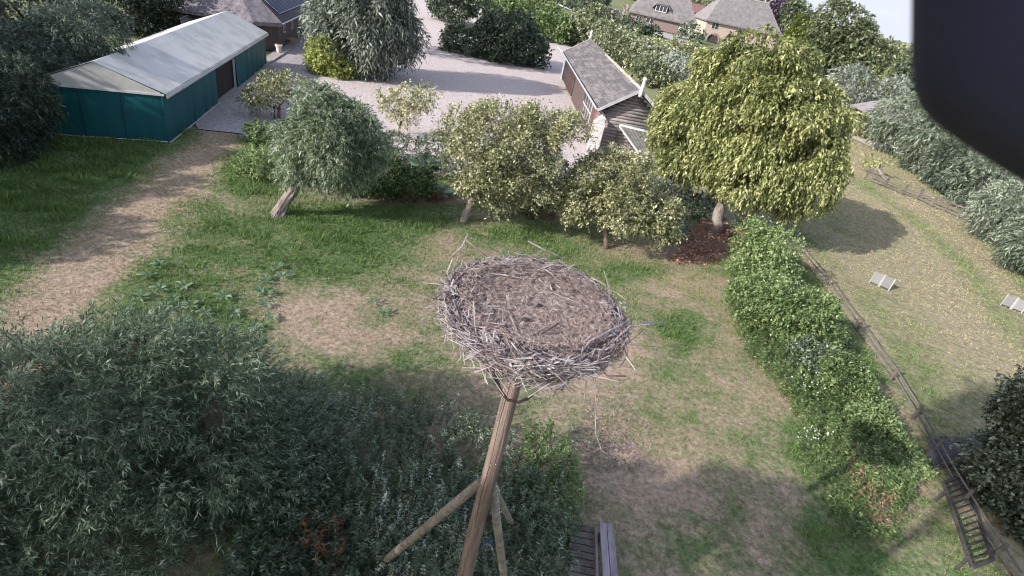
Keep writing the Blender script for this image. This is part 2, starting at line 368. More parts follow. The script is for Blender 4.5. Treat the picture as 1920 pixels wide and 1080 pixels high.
def tree(name, label, cat, base_px, lobes_px, leaf, kind='clump', dens=2.2, trunk=None, r=(.15, .08), nlimb=4, bark='bark', group=None, crownname='crown', dz=1.0, base=None, **over):
    TREE_ID[0] += 1; sd_ = TREE_ID[0] * 13
    B = base or G(*base_px)
    root = at_thing(name, label, cat, B, group)
    lobes, area = lobes_from_px(B, lobes_px, dz); sp = spec_at(kind, Vector(lobes[0][0]), **over)
    crown(crownname, lobes, area * dens * 1.12, sp, LF[leaf], root, sd_)
    if r:
        top = V(B, *trunk) if trunk else Vector(lobes[0][0]) - Vector((0, 0, lobes[0][1][2] * .3))
        limbs(root, B, top, r[0], r[1], lobes, nlimb, MT[bark], sd_)
    return root

# ================================================================== GROUND
def to_np(v): return np.array([v.x, v.y])
def ellipse(cx, cy, rx, ry):
    c = to_np(G(cx, cy)); a = (to_np(G(cx + rx, cy)) - to_np(G(cx - rx, cy))) / 2; b = (to_np(G(cx, cy + ry)) - to_np(G(cx, cy - ry))) / 2
    return c, np.linalg.inv(np.stack([a, b], 1))
def efield(xy, e):
    c, Mi = e; q = (xy - c) @ Mi.T; return np.exp(-((q ** 2).sum(1)) ** 1.6)
def segdist(xy, pts):
    d = np.full(len(xy), 1e9)
    for a, b in zip(pts[:-1], pts[1:]):
        ab = b - a; t = np.clip(((xy - a) @ ab) / (ab @ ab), 0, 1); d = np.minimum(d, np.linalg.norm(xy - (a + t[:, None] * ab), axis=1))
    return d
TRACK = [to_np(G(*p)) for p in ((430, 240), (370, 300), (300, 360), (215, 440), (130, 530), (50, 630), (-60, 760))]
GREEN = [ellipse(*e) for e in ((560, 450, 230, 75), (400, 430, 110, 60), (760, 410, 120, 40), (330, 540, 150, 60), (190, 600, 110, 60), (430, 620, 90, 50), (1000, 435, 90, 22), (1180, 510, 60, 22), (1280, 590, 50, 45), (700, 590, 50, 22), (640, 690, 60, 30), (760, 670, 60, 25), (1245, 780, 50, 25), (1580, 980, 90, 100), (1500, 860, 50, 120), (470, 260, 80, 60), (1380, 880, 60, 60), (1300, 1040, 80, 50), (1560, 760, 60, 90), (1640, 840, 60, 90), (600, 560, 30, 15), (1240, 690, 50, 20), (460, 330, 70, 35))]
DRYS = [ellipse(*e) for e in ((650, 620, 130, 60), (600, 570, 110, 40), (290, 450, 40, 20), (430, 455, 60, 12), (760, 540, 110, 40), (1230, 470, 120, 26), (1300, 540, 110, 30), (1350, 650, 50, 30), (1150, 720, 120, 90), (1400, 740, 120, 70), (1300, 880, 130, 90), (820, 740, 110, 40), (1180, 620, 60, 60), (1450, 960, 60, 90), (700, 375, 200, 6), (840, 460, 30, 30))]
SOILS = [ellipse(*e) for e in ((1335, 445, 55, 34), (1300, 470, 60, 25), (790, 375, 110, 10), (1420, 480, 30, 30), (1680, 900, 50, 60), (1070, 400, 70, 16), (690, 145, 70, 14))]
wv_a, wv_b, wv_c = Waves(.55, 5), Waves(1.6, 6), Waves(5.5, 9, 12)
def lawn_fields(xy):
    P3 = np.column_stack([xy, np.zeros(len(xy))])
    dry = .47 + .15 * wv_a(P3) + .13 * wv_b(P3) + .13 * wv_c(P3)
    for e in GREEN: dry -= (.27 if e[0][0] < 1.5 else .15) * efield(xy, e)
    for e in DRYS: dry += .27 * efield(xy, e)
    td = segdist(xy, TRACK); tr = np.exp(-(td / 1.12) ** 3); dry = dry * (1 - tr) + .95 * tr
    left = (xy[:, 0] < -9) & (td > 1.0)
    # shady turf left of the worn track stays green
    lx = np.interp(xy[:, 1], [p[1] for p in TRACK][::-1], [p[0] for p in TRACK][::-1])
    dry = dry + .10 * wv_c(P3) * tr; lf = 1 / (1 + np.exp((xy[:, 0] - lx + 1.6) * 2.5)); dry = dry * (1 - lf) + .12 * lf
    soil = np.zeros(len(xy))
    for e in SOILS: soil = np.maximum(soil, efield(xy, e))
    soil = np.maximum(soil, .12 * tr)
    return np.clip(dry, 0, 1), soil
def ground_mat(name, g, d, s, fine=9.0, strength=1.0, tex=(1, 1, 1)):
    m = bpy.data.materials.new(name); t, o, b = nodes(m); Lk = t.links.new
    ge = t.nodes.new('ShaderNodeNewGeometry'); mp = t.nodes.new('ShaderNodeMapping'); mp.inputs['Scale'].default_value = tex; Lk(ge.outputs['Position'], mp.inputs[0])
    def noise(sc, det=6, ro=.6):
        n = t.nodes.new('ShaderNodeTexNoise'); n.inputs['Scale'].default_value = sc; n.inputs['Detail'].default_value = det; n.inputs['Roughness'].default_value = ro; Lk(mp.outputs[0], n.inputs['Vector']); return n
    def attr(a): x = t.nodes.new('ShaderNodeAttribute'); x.attribute_name = a; return x
    n1, n2 = noise(1.3, 8, .72), noise(fine * .3, 12, .78)
    def blend(a, n, k):
        s1 = t.nodes.new('ShaderNodeMath'); s1.operation = 'SUBTRACT'; Lk(n.outputs[0], s1.inputs[0]); s1.inputs[1].default_value = .5
        s2 = t.nodes.new('ShaderNodeMath'); s2.operation = 'MULTIPLY_ADD'; Lk(s1.outputs[0], s2.inputs[0]); s2.inputs[1].default_value = k; Lk(a, s2.inputs[2])
        mr = t.nodes.new('ShaderNodeMapRange'); mr.inputs[1].default_value = .16; mr.inputs[2].default_value = .84; Lk(s2.outputs[0], mr.inputs[0]); return mr
    rg, rd, rs = ramp(t, g, .36, .64), ramp(t, d, .36, .64), ramp(t, s, .36, .64)
    for r_ in (rg, rd, rs): Lk(n2.outputs[0], r_.inputs[0])
    f1 = blend(attr('dry').outputs['Fac'], n1, 2.3); f2 = blend(attr('soil').outputs['Fac'], n1, 1.0)
    m1 = t.nodes.new('ShaderNodeMix'); m1.data_type = 'RGBA'; Lk(f1.outputs[0], m1.inputs['Factor']); Lk(rg.outputs[0], m1.inputs['A']); Lk(rd.outputs[0], m1.inputs['B'])
    m2 = t.nodes.new('ShaderNodeMix'); m2.data_type = 'RGBA'; Lk(f2.outputs[0], m2.inputs['Factor']); Lk(m1.outputs['Result'], m2.inputs['A']); Lk(rs.outputs[0], m2.inputs['B'])
    Lk(m2.outputs['Result'], b.inputs['Base Color']); b.inputs['Roughness'].default_value = .95; b.inputs['Specular IOR Level'].default_value = .1
    bu = t.nodes.new('ShaderNodeBump'); bu.inputs['Strength'].default_value = strength; bu.inputs['Distance'].default_value = .06; Lk(n2.outputs[0], bu.inputs['Height']); Lk(bu.outputs[0], b.inputs['Normal'])
    return m
MT['lawn'] = ground_mat('lawn', [(.035, .055, .022), (.10, .15, .06), (.19, .25, .11)], [(.17, .125, .095), (.33, .25, .195), (.50, .39, .315)], [(.11, .065, .055), (.25, .165, .145), (.38, .28, .25)], 20, .9)
MT['meadow'] = ground_mat('meadow', [(.07, .09, .04), (.14, .16, .075), (.21, .22, .12)], [(.17, .145, .095), (.265, .23, .155), (.36, .315, .225)], [(.12, .09, .07), (.2, .16, .13), (.3, .24, .2)], 14, .6)
def field_sheet(name, m, x0, x1, y0, y1, step, fields, z=0.0, relief=.03, mask=None):
    nx, ny = int((x1 - x0) / step) + 1, int((y1 - y0) / step) + 1
    X, Y = np.meshgrid(np.linspace(x0, x1, nx), np.linspace(y0, y1, ny)); xy = np.column_stack([X.ravel(), Y.ravel()])
    Z = z + relief * wv_b(np.column_stack([xy, np.zeros(len(xy))])) * .5
    i = np.arange(nx * ny).reshape(ny, nx); f = np.stack([i[:-1, :-1], i[:-1, 1:], i[1:, 1:], i[1:, :-1]], -1).reshape(-1, 4)
    if mask is not None: f = f[mask(xy)[f].all(1)]
    me = fast_mesh(name, np.column_stack([xy, Z]), f, m); dry, soil = fields(xy)
    # validate may not drop vertices, so attributes line up
    for nm, a in (('dry', dry), ('soil', soil)):
        at_ = me.attributes.new(nm, 'FLOAT', 'POINT'); at_.data.foreach_set('value', a.astype(np.float32))
    return tag(link(name, me), kind='structure')
# far land out to the horizon
far = MB().add([(-4000, -4000, -.10), (4000, -4000, -.10), (4000, 4000, -.10), (-4000, 4000, -.10)], [(0, 1, 2, 3)])
tag(far.build('terrain', mat('far_land', [(.05, .08, .03), (.12, .15, .06), (.2, .2, .1)], .02, .95, world=True)), kind='structure')
# fence line between lawn and meadow (photo points lie on the ground)
FENCE = [(1440, 400), (1455, 432), (1492, 478), (1543, 538), (1602, 622), (1664, 712), (1704, 784), (1738, 850), (1782, 930), (1832, 1010), (1885, 1100), (1960, 1260)]
FW = [to_np(G(*p)) for p in FENCE]
fy = [p[1] for p in FW][::-1]; fx = [p[0] for p in FW][::-1]
lawn = field_sheet('lawn', MT['lawn'], -34, 16.2, -6, 40, .20, lawn_fields, 0.0)
M_GREEN = [ellipse(*e) for e in ((1540, 420, 80, 40), (1660, 560, 40, 40), (1720, 640, 50, 80), (1800, 760, 90, 90), (1640, 250, 60, 12), (1650, 350, 70, 14))]
BANDS = [[to_np(G(*p)) for p in q] for q in (((1590, 330), (1700, 400), (1790, 480), (1860, 560), (1930, 660)), ((1600, 245), (1720, 322), (1800, 392), (1900, 500), (1960, 580)), ((1500, 440), (1600, 540), (1690, 660), (1760, 800)))]
def meadow_fields(xy):
    P3 = np.column_stack([xy, np.zeros(len(xy))]); dry = .93 + .08 * wv_a(P3 * .6) + .06 * wv_b(P3 * .7)
    for e in M_GREEN: dry -= .3 * efield(xy, e)
    for bnd, wd, a in zip(BANDS, (1.0, 1.0, .9), (.42, .5, .3)): dry -= a * np.exp(-(segdist(xy, bnd) / wd) ** 2)
    return np.clip(dry, 0, 1), np.zeros(len(xy))
field_sheet('meadow', MT['meadow'], 13.2, 75, 3, 110, .5, meadow_fields, 0.035, .04, mask=lambda xy: xy[:, 0] > np.interp(xy[:, 1], fy, fx) + .05)

def poly_sheet(name, pts, z, m, thick=0):
    b = MB()
    if thick: b.prism([(p[0], p[1], z) for p in pts], (0, 0, -thick))
    else: b.add([(p[0], p[1], z) for p in pts], [tuple(range(len(pts)))])
    o = b.build(name, m)
    import bmesh
    bm = bmesh.new(); bm.from_mesh(o.data); bmesh.ops.triangulate(bm, faces=bm.faces[:], ngon_method='EAR_CLIP'); bmesh.ops.recalc_face_normals(bm, faces=bm.faces[:]); bm.to_mesh(o.data); bm.free()
    if not thick and o.data.polygons[0].normal.z < 0: o.data.flip_normals()
    return tag(o, kind='structure')
def gravelmat(name, cols, sc):
    m = mat(name, cols, sc, .95, .9, 22, world=True, lo=.28, hi=.72, detail=10)
    return m
MT['gravel'] = gravelmat('gravel', [(.33, .275, .27), (.48, .41, .405), (.60, .53, .52)], 4.5)
MT['gravel_grey'] = gravelmat('grey_gravel', [(.13, .115, .13), (.26, .235, .25), (.42, .385, .40)], 7)
poly_sheet('gravel_yard', [to_np(G(*p)) for p in ((372, 244), (452, 252), (560, 305), (700, 322), (850, 330), (1010, 345), (1150, 330), (1235, 270), (1180, 170), (1120, 110), (900, 10), (780, -40), (640, -40), (600, 20), (480, 130), (430, 190))], .055, MT['gravel'])
poly_sheet('grey_gravel_path', [to_np(G(*p)) for p in ((372, 244), (452, 252), (520, 262), (560, 215), (600, 150), (622, 60), (640, 20), (590, 30), (496, 112), (430, 165), (398, 192), (366, 232))], .066, MT['gravel_grey'])
# path beside the far meadow tree row
sp_ = [to_np(G(*p)) for p in ((1572, 224), (1612, 250), (1650, 268), (1672, 281), (1660, 285), (1630, 276), (1600, 262), (1566, 238))]
poly_sheet('sandy_path', sp_, .10, mat('sand', [(.36, .31, .27), (.5, .44, .39)], 2, .95, world=True))
# dark ditch along the meadow's far edge
dt = [to_np(G(*p)) for p in ((1660, 277), (1683, 294), (1723, 326), (1757, 359), (1791, 385), (1867, 460), (1920, 520), (1990, 610))]
dt2 = [p + np.array([3.2, 1.2]) for p in dt]
poly_sheet('ditch', dt + dt2[::-1], .115, MT['water'])

# ---- grass blades and leaf litter (uncountable)
def blades(name, n, box, fields, m, hh, ww, seed, accept=None, z0=0.0, lean=.6):
    rng = np.random.default_rng(seed); x0, x1, y0, y1 = box
    xy = np.column_stack([rng.uniform(x0, x1, n), rng.uniform(y0, y1, n)])
    if accept is not None: xy = xy[accept(xy)]
    dry, soil = fields(xy); P3 = np.column_stack([xy, np.zeros(len(xy))])
    cl = wv_b(P3 * 1.7); keep = rng.random(len(xy)) < np.clip(.78 - .22 * dry + .25 * cl - .9 * soil, .05, 1)
    xy, dry, cl = xy[keep], dry[keep], cl[keep]; k = len(xy)
    dist = np.hypot(xy[:, 0], xy[:, 1]); sc = np.clip(dist / 18, .7, 2.2)
    h = hh * rng.uniform(.5, 1.4, k) * (1.15 - .55 * dry) * np.sqrt(sc) * (1 + .35 * np.clip(cl, -1, 1)); wd = ww * sc * rng.uniform(.6, 1.3, k)
    a = rng.uniform(0, 6.283, k); b = rng.uniform(0, 6.283, k); le = h * lean * rng.uniform(.2, 1.3, k)
    p = np.column_stack([xy, np.full(k, z0)]); s_ = np.column_stack([np.cos(a), np.sin(a), np.zeros(k)]) * wd[:, None] / 2
    tip = p + np.column_stack([np.cos(b) * le, np.sin(b) * le, h])
    v = np.stack([p - s_, p + s_, tip], 1).reshape(-1, 3)
    var = np.clip(dry * .85 + .05 + rng.normal(size=k) * .13, 0, 1)
    return tag(link(name, fast_mesh(name, v, np.arange(3 * k).reshape(k, 3), m, np.repeat(var, 3))), kind='stuff')
def in_view(xy, pad=60):
    q = np.column_stack([xy, np.zeros(len(xy))]) - np.array([0, 0, CAM_H]); z = q @ np.array(FWD)
    x = 960 + FPX * (q @ np.array(RGT)) / z; y = 540 - FPX * (q @ np.array(UPV)) / z
    return (z > 0) & (x > -pad - 200) & (x < 1920 + pad + 150) & (y > -pad) & (y < 1080 + pad + 200)
gv = np.array([to_np(G(*p)) for p in ((372, 244), (452, 252), (560, 305), (850, 330), (1010, 345))])
def on_lawn(xy):
    return in_view(xy) & (xy[:, 0] < np.interp(xy[:, 1], fy, fx)) & (xy[:, 1] < np.interp(xy[:, 0], gv[:, 0], gv[:, 1]) - .2)
tag(blades('grass', 560000, (-30, 16, 3, 36), lawn_fields, LF['grass'], .085, .030, 3, on_lawn), 'short green and straw coloured grass covering the lawn', 'grass')
tag(blades('meadow_grass', 150000, (14, 50, 8, 66), meadow_fields, LF['grass'], .07, .045, 4, lambda xy: in_view(xy) & (xy[:, 0] > np.interp(xy[:, 1], fy, fx)) & (xy[:, 0] < np.interp(xy[:, 1], [p[1] for p in dt][::-1], [p[0] for p in dt][::-1]) - .2), .04), 'short dry grass on the grazed meadow right of the fence', 'grass')
def scatter_leaves(name, e_px, n, ll, lw, m, seed, z=.03, zr=.03):
    rng = np.random.default_rng(seed); P = []
    for (cx, cy, rx, ry) in e_px:
        for _ in range(n):
            a = rng.uniform(0, 6.28); q = math.sqrt(rng.random()) * (1 + .25 * math.sin(3 * a)); g = G(cx + rx * q * math.cos(a), cy + ry * q * math.sin(a)); P.append((g.x, g.y, z + rng.random() * zr))
    P = np.array(P); D = unit(rng.normal(size=P.shape) * np.array([1, 1, .25]))
    return tag(link(name, shoots_mesh(name, P, D, .02, 1, ll, lw, m, rng, 0, .3)), kind='stuff')
tag(scatter_leaves('leaf_litter', ((1335, 445, 55, 38), (1400, 430, 25, 25), (1300, 480, 40, 18)), 1100, .16, .09, LF['litter'], 5), 'rust brown leaf litter lying under the golden tree', 'leaf litter')

tag(scatter_leaves('yard_leaves', ((760, 170, 120, 22), (700, 150, 60, 12), (900, 300, 90, 15), (560, 140, 40, 25), (1100, 220, 40, 30)), 260, .10, .07, LF['litter'], 16, .07), 'scattered fallen leaves and twigs on the gravel yard', 'fallen leaves')
tag(scatter_leaves('bark_chips', ((1140, 800, 75, 60), (1150, 850, 50, 40)), 900, .05, .03, leafmat('chips', [(.10, .06, .06), (.2, .14, .14), (.32, .26, .28)], .0, .9), 6), 'purplish bark chips scattered on the grass right of the pole', 'bark chips')
tag(blades('long_grass', 260000, (-24, 16, 3, 30), lambda xy: (lambda a: (np.clip(a[0] - .08, 0, 1), a[1]))(lawn_fields(xy)), LF['grass'], .17, .035, 13, lambda xy: on_lawn(xy) & (lawn_fields(xy)[0] < .34) & (wv_c(np.column_stack([xy, np.zeros(len(xy))])) > .05), lean=.9), 'longer tufts of green grass in the lush patches of the lawn', 'grass')
# ================================================================== MARQUEE TENT
B0, C0, A0 = G(318, 268), G(500, 122), G(85, 262)
tv = (C0 - B0); TL = tv.length; tv.normalize()
ang = rad(101); tu = Vector((tv.x * math.cos(ang) - tv.y * math.sin(ang), tv.x * math.sin(ang) + tv.y * math.cos(ang), 0)); TW = 4.95
TE, TR = 2.45, 3.55
tent = at_thing('marquee_tent', 'long marquee tent with white roof and teal side walls', 'tent', B0)
Z = Vector((0, 0, 1))
def TP(a, b, z): return B0 + tv * a + tu * b + Z * z
def wallpanel(name, p0, p1, z0, z1, m, parent, folds=2, seed=0, amp=.03):
    rnd = random.Random(seed); d = p1 - p0; nrm = Vector((-d.y, d.x, 0)).normalized(); b = MB(); n = max(6, int(d.length / .18)); vs = []
    ph = [rnd.uniform(0, 6) for _ in range(3)]
    for i in range(n + 1):
        t = i / n; o1 = amp * (math.sin(t * n * .9 + ph[0]) * .5 + math.sin(t * n * 1.9 + ph[1]) * .35)
        for k in range(5):
            h = k / 4; vs.append(p0 + d * t + nrm * (o1 * (1 - h * .75) + .02 * math.sin(ph[2] + h * 3 + t * 5)) + Z * (z0 + (z1 - z0) * h))
    fs = [(i * 5 + k, (i + 1) * 5 + k, (i + 1) * 5 + k + 1, i * 5 + k + 1) for i in range(n) for k in range(4)]
    return b.add(vs, fs).build(name, m, parent, smooth=True)
# front gable: three teal panels, long side: panels with a doorway, back parts
for i, (a, b_) in enumerate(((0, .35), (.35, .68), (.68, 1))):
    wallpanel('wall_panel', TP(0, TW * a + .02, 0), TP(0, TW * b_ - .02, 0), .03, TE - .08, MT['teal'], tent, seed=i, amp=.02)
    if i: MB().box(TP(-.02, TW * a, TE / 2), .03, .04, TE - .1, tv, tu).build('seam', MT['tealdark'], tent)
D0, D1 = (G(408, 193) - B0).dot(tv), (G(443, 165) - B0).dot(tv)
for i, (a, b_) in enumerate(((0, .5 * D0 / TL + .01), (.5 * D0 / TL - .01, D0 / TL), (D1 / TL, 1.0))):
    wallpanel('wall_panel', TP(TL * b_, 0, 0), TP(TL * a, 0, 0), .03, TE - .08, MT['teal'], tent, seed=i + 5, amp=.05)
wallpanel('wall_panel', TP(0, TW, 0), TP(TL, TW, 0), .03, TE - .08, MT['teal'], tent, seed=12)
wallpanel('wall_panel', TP(TL, TW, 0), TP(TL, 0, 0), .03, TE - .08, MT['teal'], tent, seed=13)
MB().prism([TP(D0 - .3, .22, .02), TP(D1 + .3, .22, .02), TP(D1 + .3, .22, TE - .1), TP(D0 - .3, .22, TE - .1)], tu * .03).build('dark_inside_sheet', MT['tentdark'], tent)  # dark sheet standing in for the unlit inside of the tent
MB().box(TP((D0 + D1) / 2, 0, TE - .22), D1 - D0, .04, .22, tv, tu).build('door_header', MT['teal'], tent)
MB().tube([TP(D0, -.08, TE - .38), TP(D1, -.08, TE - .33)], .07, 8).build('rolled_door', MT['tealdark'], tent)
for q in (D1 - .28, D1 - .04):
    MB().box(TP(q, .08, TE / 2), .05, .05, TE - .1, tv, tu).build('door_post', MT['alu'], tent)
zz = MB()
for k in range(6): zz.bar(TP(D1 - .28 + .24 * (k % 2), .08, .2 + k * .36), TP(D1 - .04 - .24 * (k % 2), .08, .2 + (k + 1) * .36), .02, .02)
zz.build('lattice', MT['alu'], tent)
MB().box(TP(-.02, .02, TE / 2), .07, .07, TE, tv, tu).build('corner_post', MT['teal'], tent)
# roof: two slopes with slight sag between frames
def roofslope(b0, b1, name, over=.16):
    vs = []; n, k = 34, 8; e = -over if b0 == 0 else TW + over
    for i in range(n + 1):
        t = i / n; sag = .035 * abs(math.sin(t * math.pi * 5))
        for j in range(k + 1):
            h = j / k; bb = e + (TW / 2 - e) * h; z = TE - .04 + (TR - TE + .04) * h - sag * math.sin(h * math.pi)
            vs.append(TP(-.06 + (TL + .12) * t, bb, z))
    fs = [(i * (k + 1) + j, (i + 1) * (k + 1) + j, (i + 1) * (k + 1) + j + 1, i * (k + 1) + j + 1) for i in range(n) for j in range(k)]
    return MB().add(vs, fs).build(name, MT['canvas'], tent, smooth=True)
roofslope(0, 1, 'roof_canvas'); roofslope(1, 0, 'roof_canvas')
for q in (.86,): MB().prism([TP(TL * q - .03, -.17, TE - .015), TP(TL * q + .03, -.17, TE - .015), TP(TL * q + .03, TW / 2, TR + .012), TP(TL * q - .03, TW / 2, TR + .012)], Z * .02).build('roof_seam', MT['canvas'], tent)
MB().prism([TP(-.035, -.05, TE - .06), TP(-.035, TW + .05, TE - .06), TP(-.035, TW / 2, TR - .03)], tv * .02).build('gable_panel', MT['gablecanvas'], tent)
MB().box(TP(-.06, TW / 2, TE - .10), .03, TW + .2, .10, tv, tu).build('gable_valance', MT['white'], tent)
MB().prism([TP(-.08, -.18, TE - .05), TP(TL + .08, -.18, TE - .05), TP(TL + .08, -.20, TE - .27), TP(-.08, -.20, TE - .27)], tu * -.015).build('side_valance', MT['canvas'], tent)
MB().tube([TP(-.08, -.24, TE - .16), TP(TL + .08, -.24, TE - .16)], .028, 6).build('eave_tube', MT['alu'], tent)
for q in (.1, .25, .4, .55, .7, .85): MB().box(TP(TL * q, -.22, TE - .14), .05, .06, .2, tv, tu).build('clamp', MT['alu'], tent)
MB().tube([TP(0, -.06, .04), TP(D0, -.06, .04)], .04, 6).build('ground_rail', MT['alu'], tent)
MB().tube([TP(0, -.06, .05), TP(0, TW, .05)], .035, 6).build('ground_rail', MT['alu'], tent)

# ================================================================== THATCHED BARN WITH SOLAR PANELS
P0, P1 = G(513, 100), G(592, 52)
bv = (P1 - P0).normalized(); bu_ = Vector((-bv.y, bv.x, 0))
if bu_.x > 0: bu_ = -bu_
barn = at_thing('thatched_barn', 'dark boarded barn with purple grey thatched roof and solar panels', 'barn', P0)
def BP(a, b, z): return P0 + bv * a + bu_ * b + Z * z
BL, BW, BE, BR = 24, 9.5, 2.3, 6.0
hip = 2.6
for i in range(16):
    a = 1.6 + i * (BL - 1.6) / 16; MB().box(BP(a + .7, .06, BE / 2), 1.36, .10, BE, bv, bu_).build('board', MT['barnwall'], barn)
c1, c2 = BP(1.6, 0, 0), BP(0, 1.6, 0)
MB().prism([c1, c2, c2 + Z * BE, c1 + Z * BE], (bv + bu_).normalized() * .1).build('corner_wall', MT['barnwall'], barn)
for i in range(6):
    MB().box(BP(0.05, 1.6 + 1.55 * i + .78, BE / 2), .10, 1.5, BE, bv, bu_).build('board', MT['barnwall'], barn)
MB().box(BP(BL / 2 + 1, BW - .05, BE / 2), BL - 2, .1, BE, bv, bu_).build('back_wall', MT['barnwall'], barn)
for a in (3.6, 6.2, 9.0):
    wd_ = MB().box(BP(a, -.02, 1.55), .8, .06, .7, bv, bu_).build('window', MT['white'], barn)
    MB().box(BP(a, -.055, 1.55), .62, .02, .52, bv, bu_).build('pane', MT['glass'], wd_)
# roof: thatched hip at the near end, thick edge
ov = .45
e = [BP(1.4, -ov, BE), BP(-ov, 1.4, BE), BP(-ov, BW + ov - 1.6, BE), BP(1.6, BW + ov, BE)]
rd0 = BP(hip + 1.2, BW / 2, BR)
tk = Z * .32
def slab(pts, name, m, parent, dn=.3):
    pts = [Vector(p) for p in pts]; b = MB(); n = len(pts); b.add([p for p in pts] + [p - Z * dn for p in pts], [tuple(range(n)), tuple(reversed(range(n, 2 * n)))] + [((i + 1) % n, i, i + n, (i + 1) % n + n) for i in range(n)])
    return b.build(name, m, parent)
TLINE = 1.4
slab([e[0], rd0, e[1]], 'thatch', MT['thatch'], barn); slab([e[1], rd0, e[2]], 'thatch', MT['thatch'], barn); slab([e[2], rd0, e[3]], 'thatch', MT['thatch'], barn)
slab([e[3], rd0, BP(BL, BW / 2, BR), BP(BL, BW + ov, BE)], 'thatch', MT['thatch'], barn)
slab([e[0] + bv * .02, BP(BL, -ov, BE), BP(BL, BW / 2, BR), rd0 + bv * .02], 'roof', MT['tile'], barn, .2)
# courses of dark tiles on the slope that faces the yard (rows of battens give the courses)
sl = (BP(0, BW / 2, BR) - BP(0, -ov, BE)); SLn = sl.length; sl.normalize(); rn = bv.cross(sl).normalized()
if rn.z < 0: rn = -rn
tiles_me = None
def slope_pt(a, s_, h=0): return BP(a, -ov, BE) + sl * s_ + rn * h
for r_ in range(10):
    for c_ in range(12):
        s0 = .04 + r_ * .36; aedge = 1.45 + s0 * (hip - .2) / SLn + .05
        a = aedge + c_ * .42
        if tiles_me is None:
            tiles_me = MB().box((0, 0, 0), .39, .36, .03, bv, sl, (rn + sl * -.08).normalized()).mesh('tile', MT['tile'])
        if a < 8 and (c_ < 4 or r_ < 2):
            o = link('tile', tiles_me, barn); o.location = slope_pt(a + .2, s0 + .18, .025)
MB().tube([BP(1.3, -ov - .06, BE - .03), BP(BL, -ov - .06, BE - .03)], .06, 6).build('gutter', MT['alu'], barn)
for r_ in range(3):
    for c_ in range(9):
        a = 2.7 + r_ * .55 + c_ * 1.04; s0 = .75 + r_ * 1.68
        pn = MB().box(slope_pt(a + .5, s0 + .8, .10), 1.0, 1.62, .05, bv, sl, rn).build('solar_panel', MT['alu'], barn)
        MB().box(slope_pt(a + .5, s0 + .8, .128), .92, 1.54, .012, bv, sl, rn).build('cell_sheet', MT['solar'], pn)
# low lean-to roof on the far side behind the tent
lt = [G(338, 36, 1.8), G(374, 22, 1.8), G(395, 30, 1.4), G(345, 62, 1.4)]
lo_ = at_thing('low_shed', 'low dark shed roof just behind the white tent roof', 'shed', G(350, 60))
slab(lt, 'roof', MT['slate_dark'], lo_, .12); MB().bar(lt[0] + Z * .05, lt[1] + Z * .05, .08, .06).build('ridge_board', MT['steel'], lo_)
for p in lt: MB().box((p.x, p.y, .66), .12, .12, 1.32).build('post', MT['dark_wood'], lo_)
# kerb strip in front of the barn
k0, k1 = G(497, 126), G(610, 52)
kv = (k1 - k0).normalized()
for i in range(14):
    s_ = k0 + kv * (i * 1.55)
    tag(MB().bar(s_ + Z * .11, s_ + kv * 1.5 + Z * .11, .14, .12).build('kerb_stone', MT['kerb']), kind='structure')
poly_sheet('barn_pavement', [to_np(p) for p in (k0 + bu_ * .1, k1 + bu_ * .1 + kv * 8, BP(BL, 0, 0), P0 + bv * .5)], .10, MT['kerb'])
pot = at_thing('flower_pot', 'white tapered flower pot standing by the barn corner', 'pot', G(523, 98, .10))
pc = G(523, 98, .10)
MB().tube([pc, pc + Z * .55], [.17, .27], 14).build('pot_body', MT['terracotta'], pot, smooth=False)
MB().tube([pc + Z * .5, pc + Z * .62], [.30, .31], 14).build('rim', MT['terracotta'], pot)
MB().blob(pc + Z * .64, .22, .22, .03).build('potting_soil', MT['soil'], pot)
def picnic(px, label, mt, grp):
    c = G(*px, .10); r = at_thing('garden_bench', label, 'bench', c, grp)
    for k in range(4): MB().box(c + bu_ * (-.24 + k * .14) + Z * .45, 1.5, .11, .035, bv, bu_).build('slat', mt, r)
    for k in range(3): MB().box(c + bu_ * (.3 + .03 * k) + Z * (.58 + k * .16), 1.5, .03, .12, bv, bu_).build('slat', mt, r)
    for s1 in (-.65, .65):
        for s2 in (-.25, .28): MB().box(c + bv * s1 + bu_ * s2 + Z * .22, .06, .06, .44, bv, bu_).build('leg', mt, r)
        MB().bar(c + bv * s1 - bu_ * .25 + Z * .62, c + bv * s1 + bu_ * .3 + Z * .62, .06, .04).build('armrest', mt, r)
        MB().box(c + bv * s1 + bu_ * .33 + Z * .55, .06, .05, .65, bv, bu_).build('back_post', mt, r)
picnic((545, 82), 'yellow slatted bench against the barn wall, nearer the white pot', MT['yellowwood'], 'benches along the barn')
picnic((568, 66), 'reddish brown slatted bench against the barn wall, next to the silver willow', MT['redbrown'], 'benches along the barn')

# ================================================================== LOG HUT
HE = 2.9
E1, E2 = G(1122, 201, HE), G(1057, 97, HE)
hv = E2 - E1; HL = hv.length; hv.normalize(); hu = Vector((hv.y, -hv.x, 0))
if hu.x < 0: hu = -hu
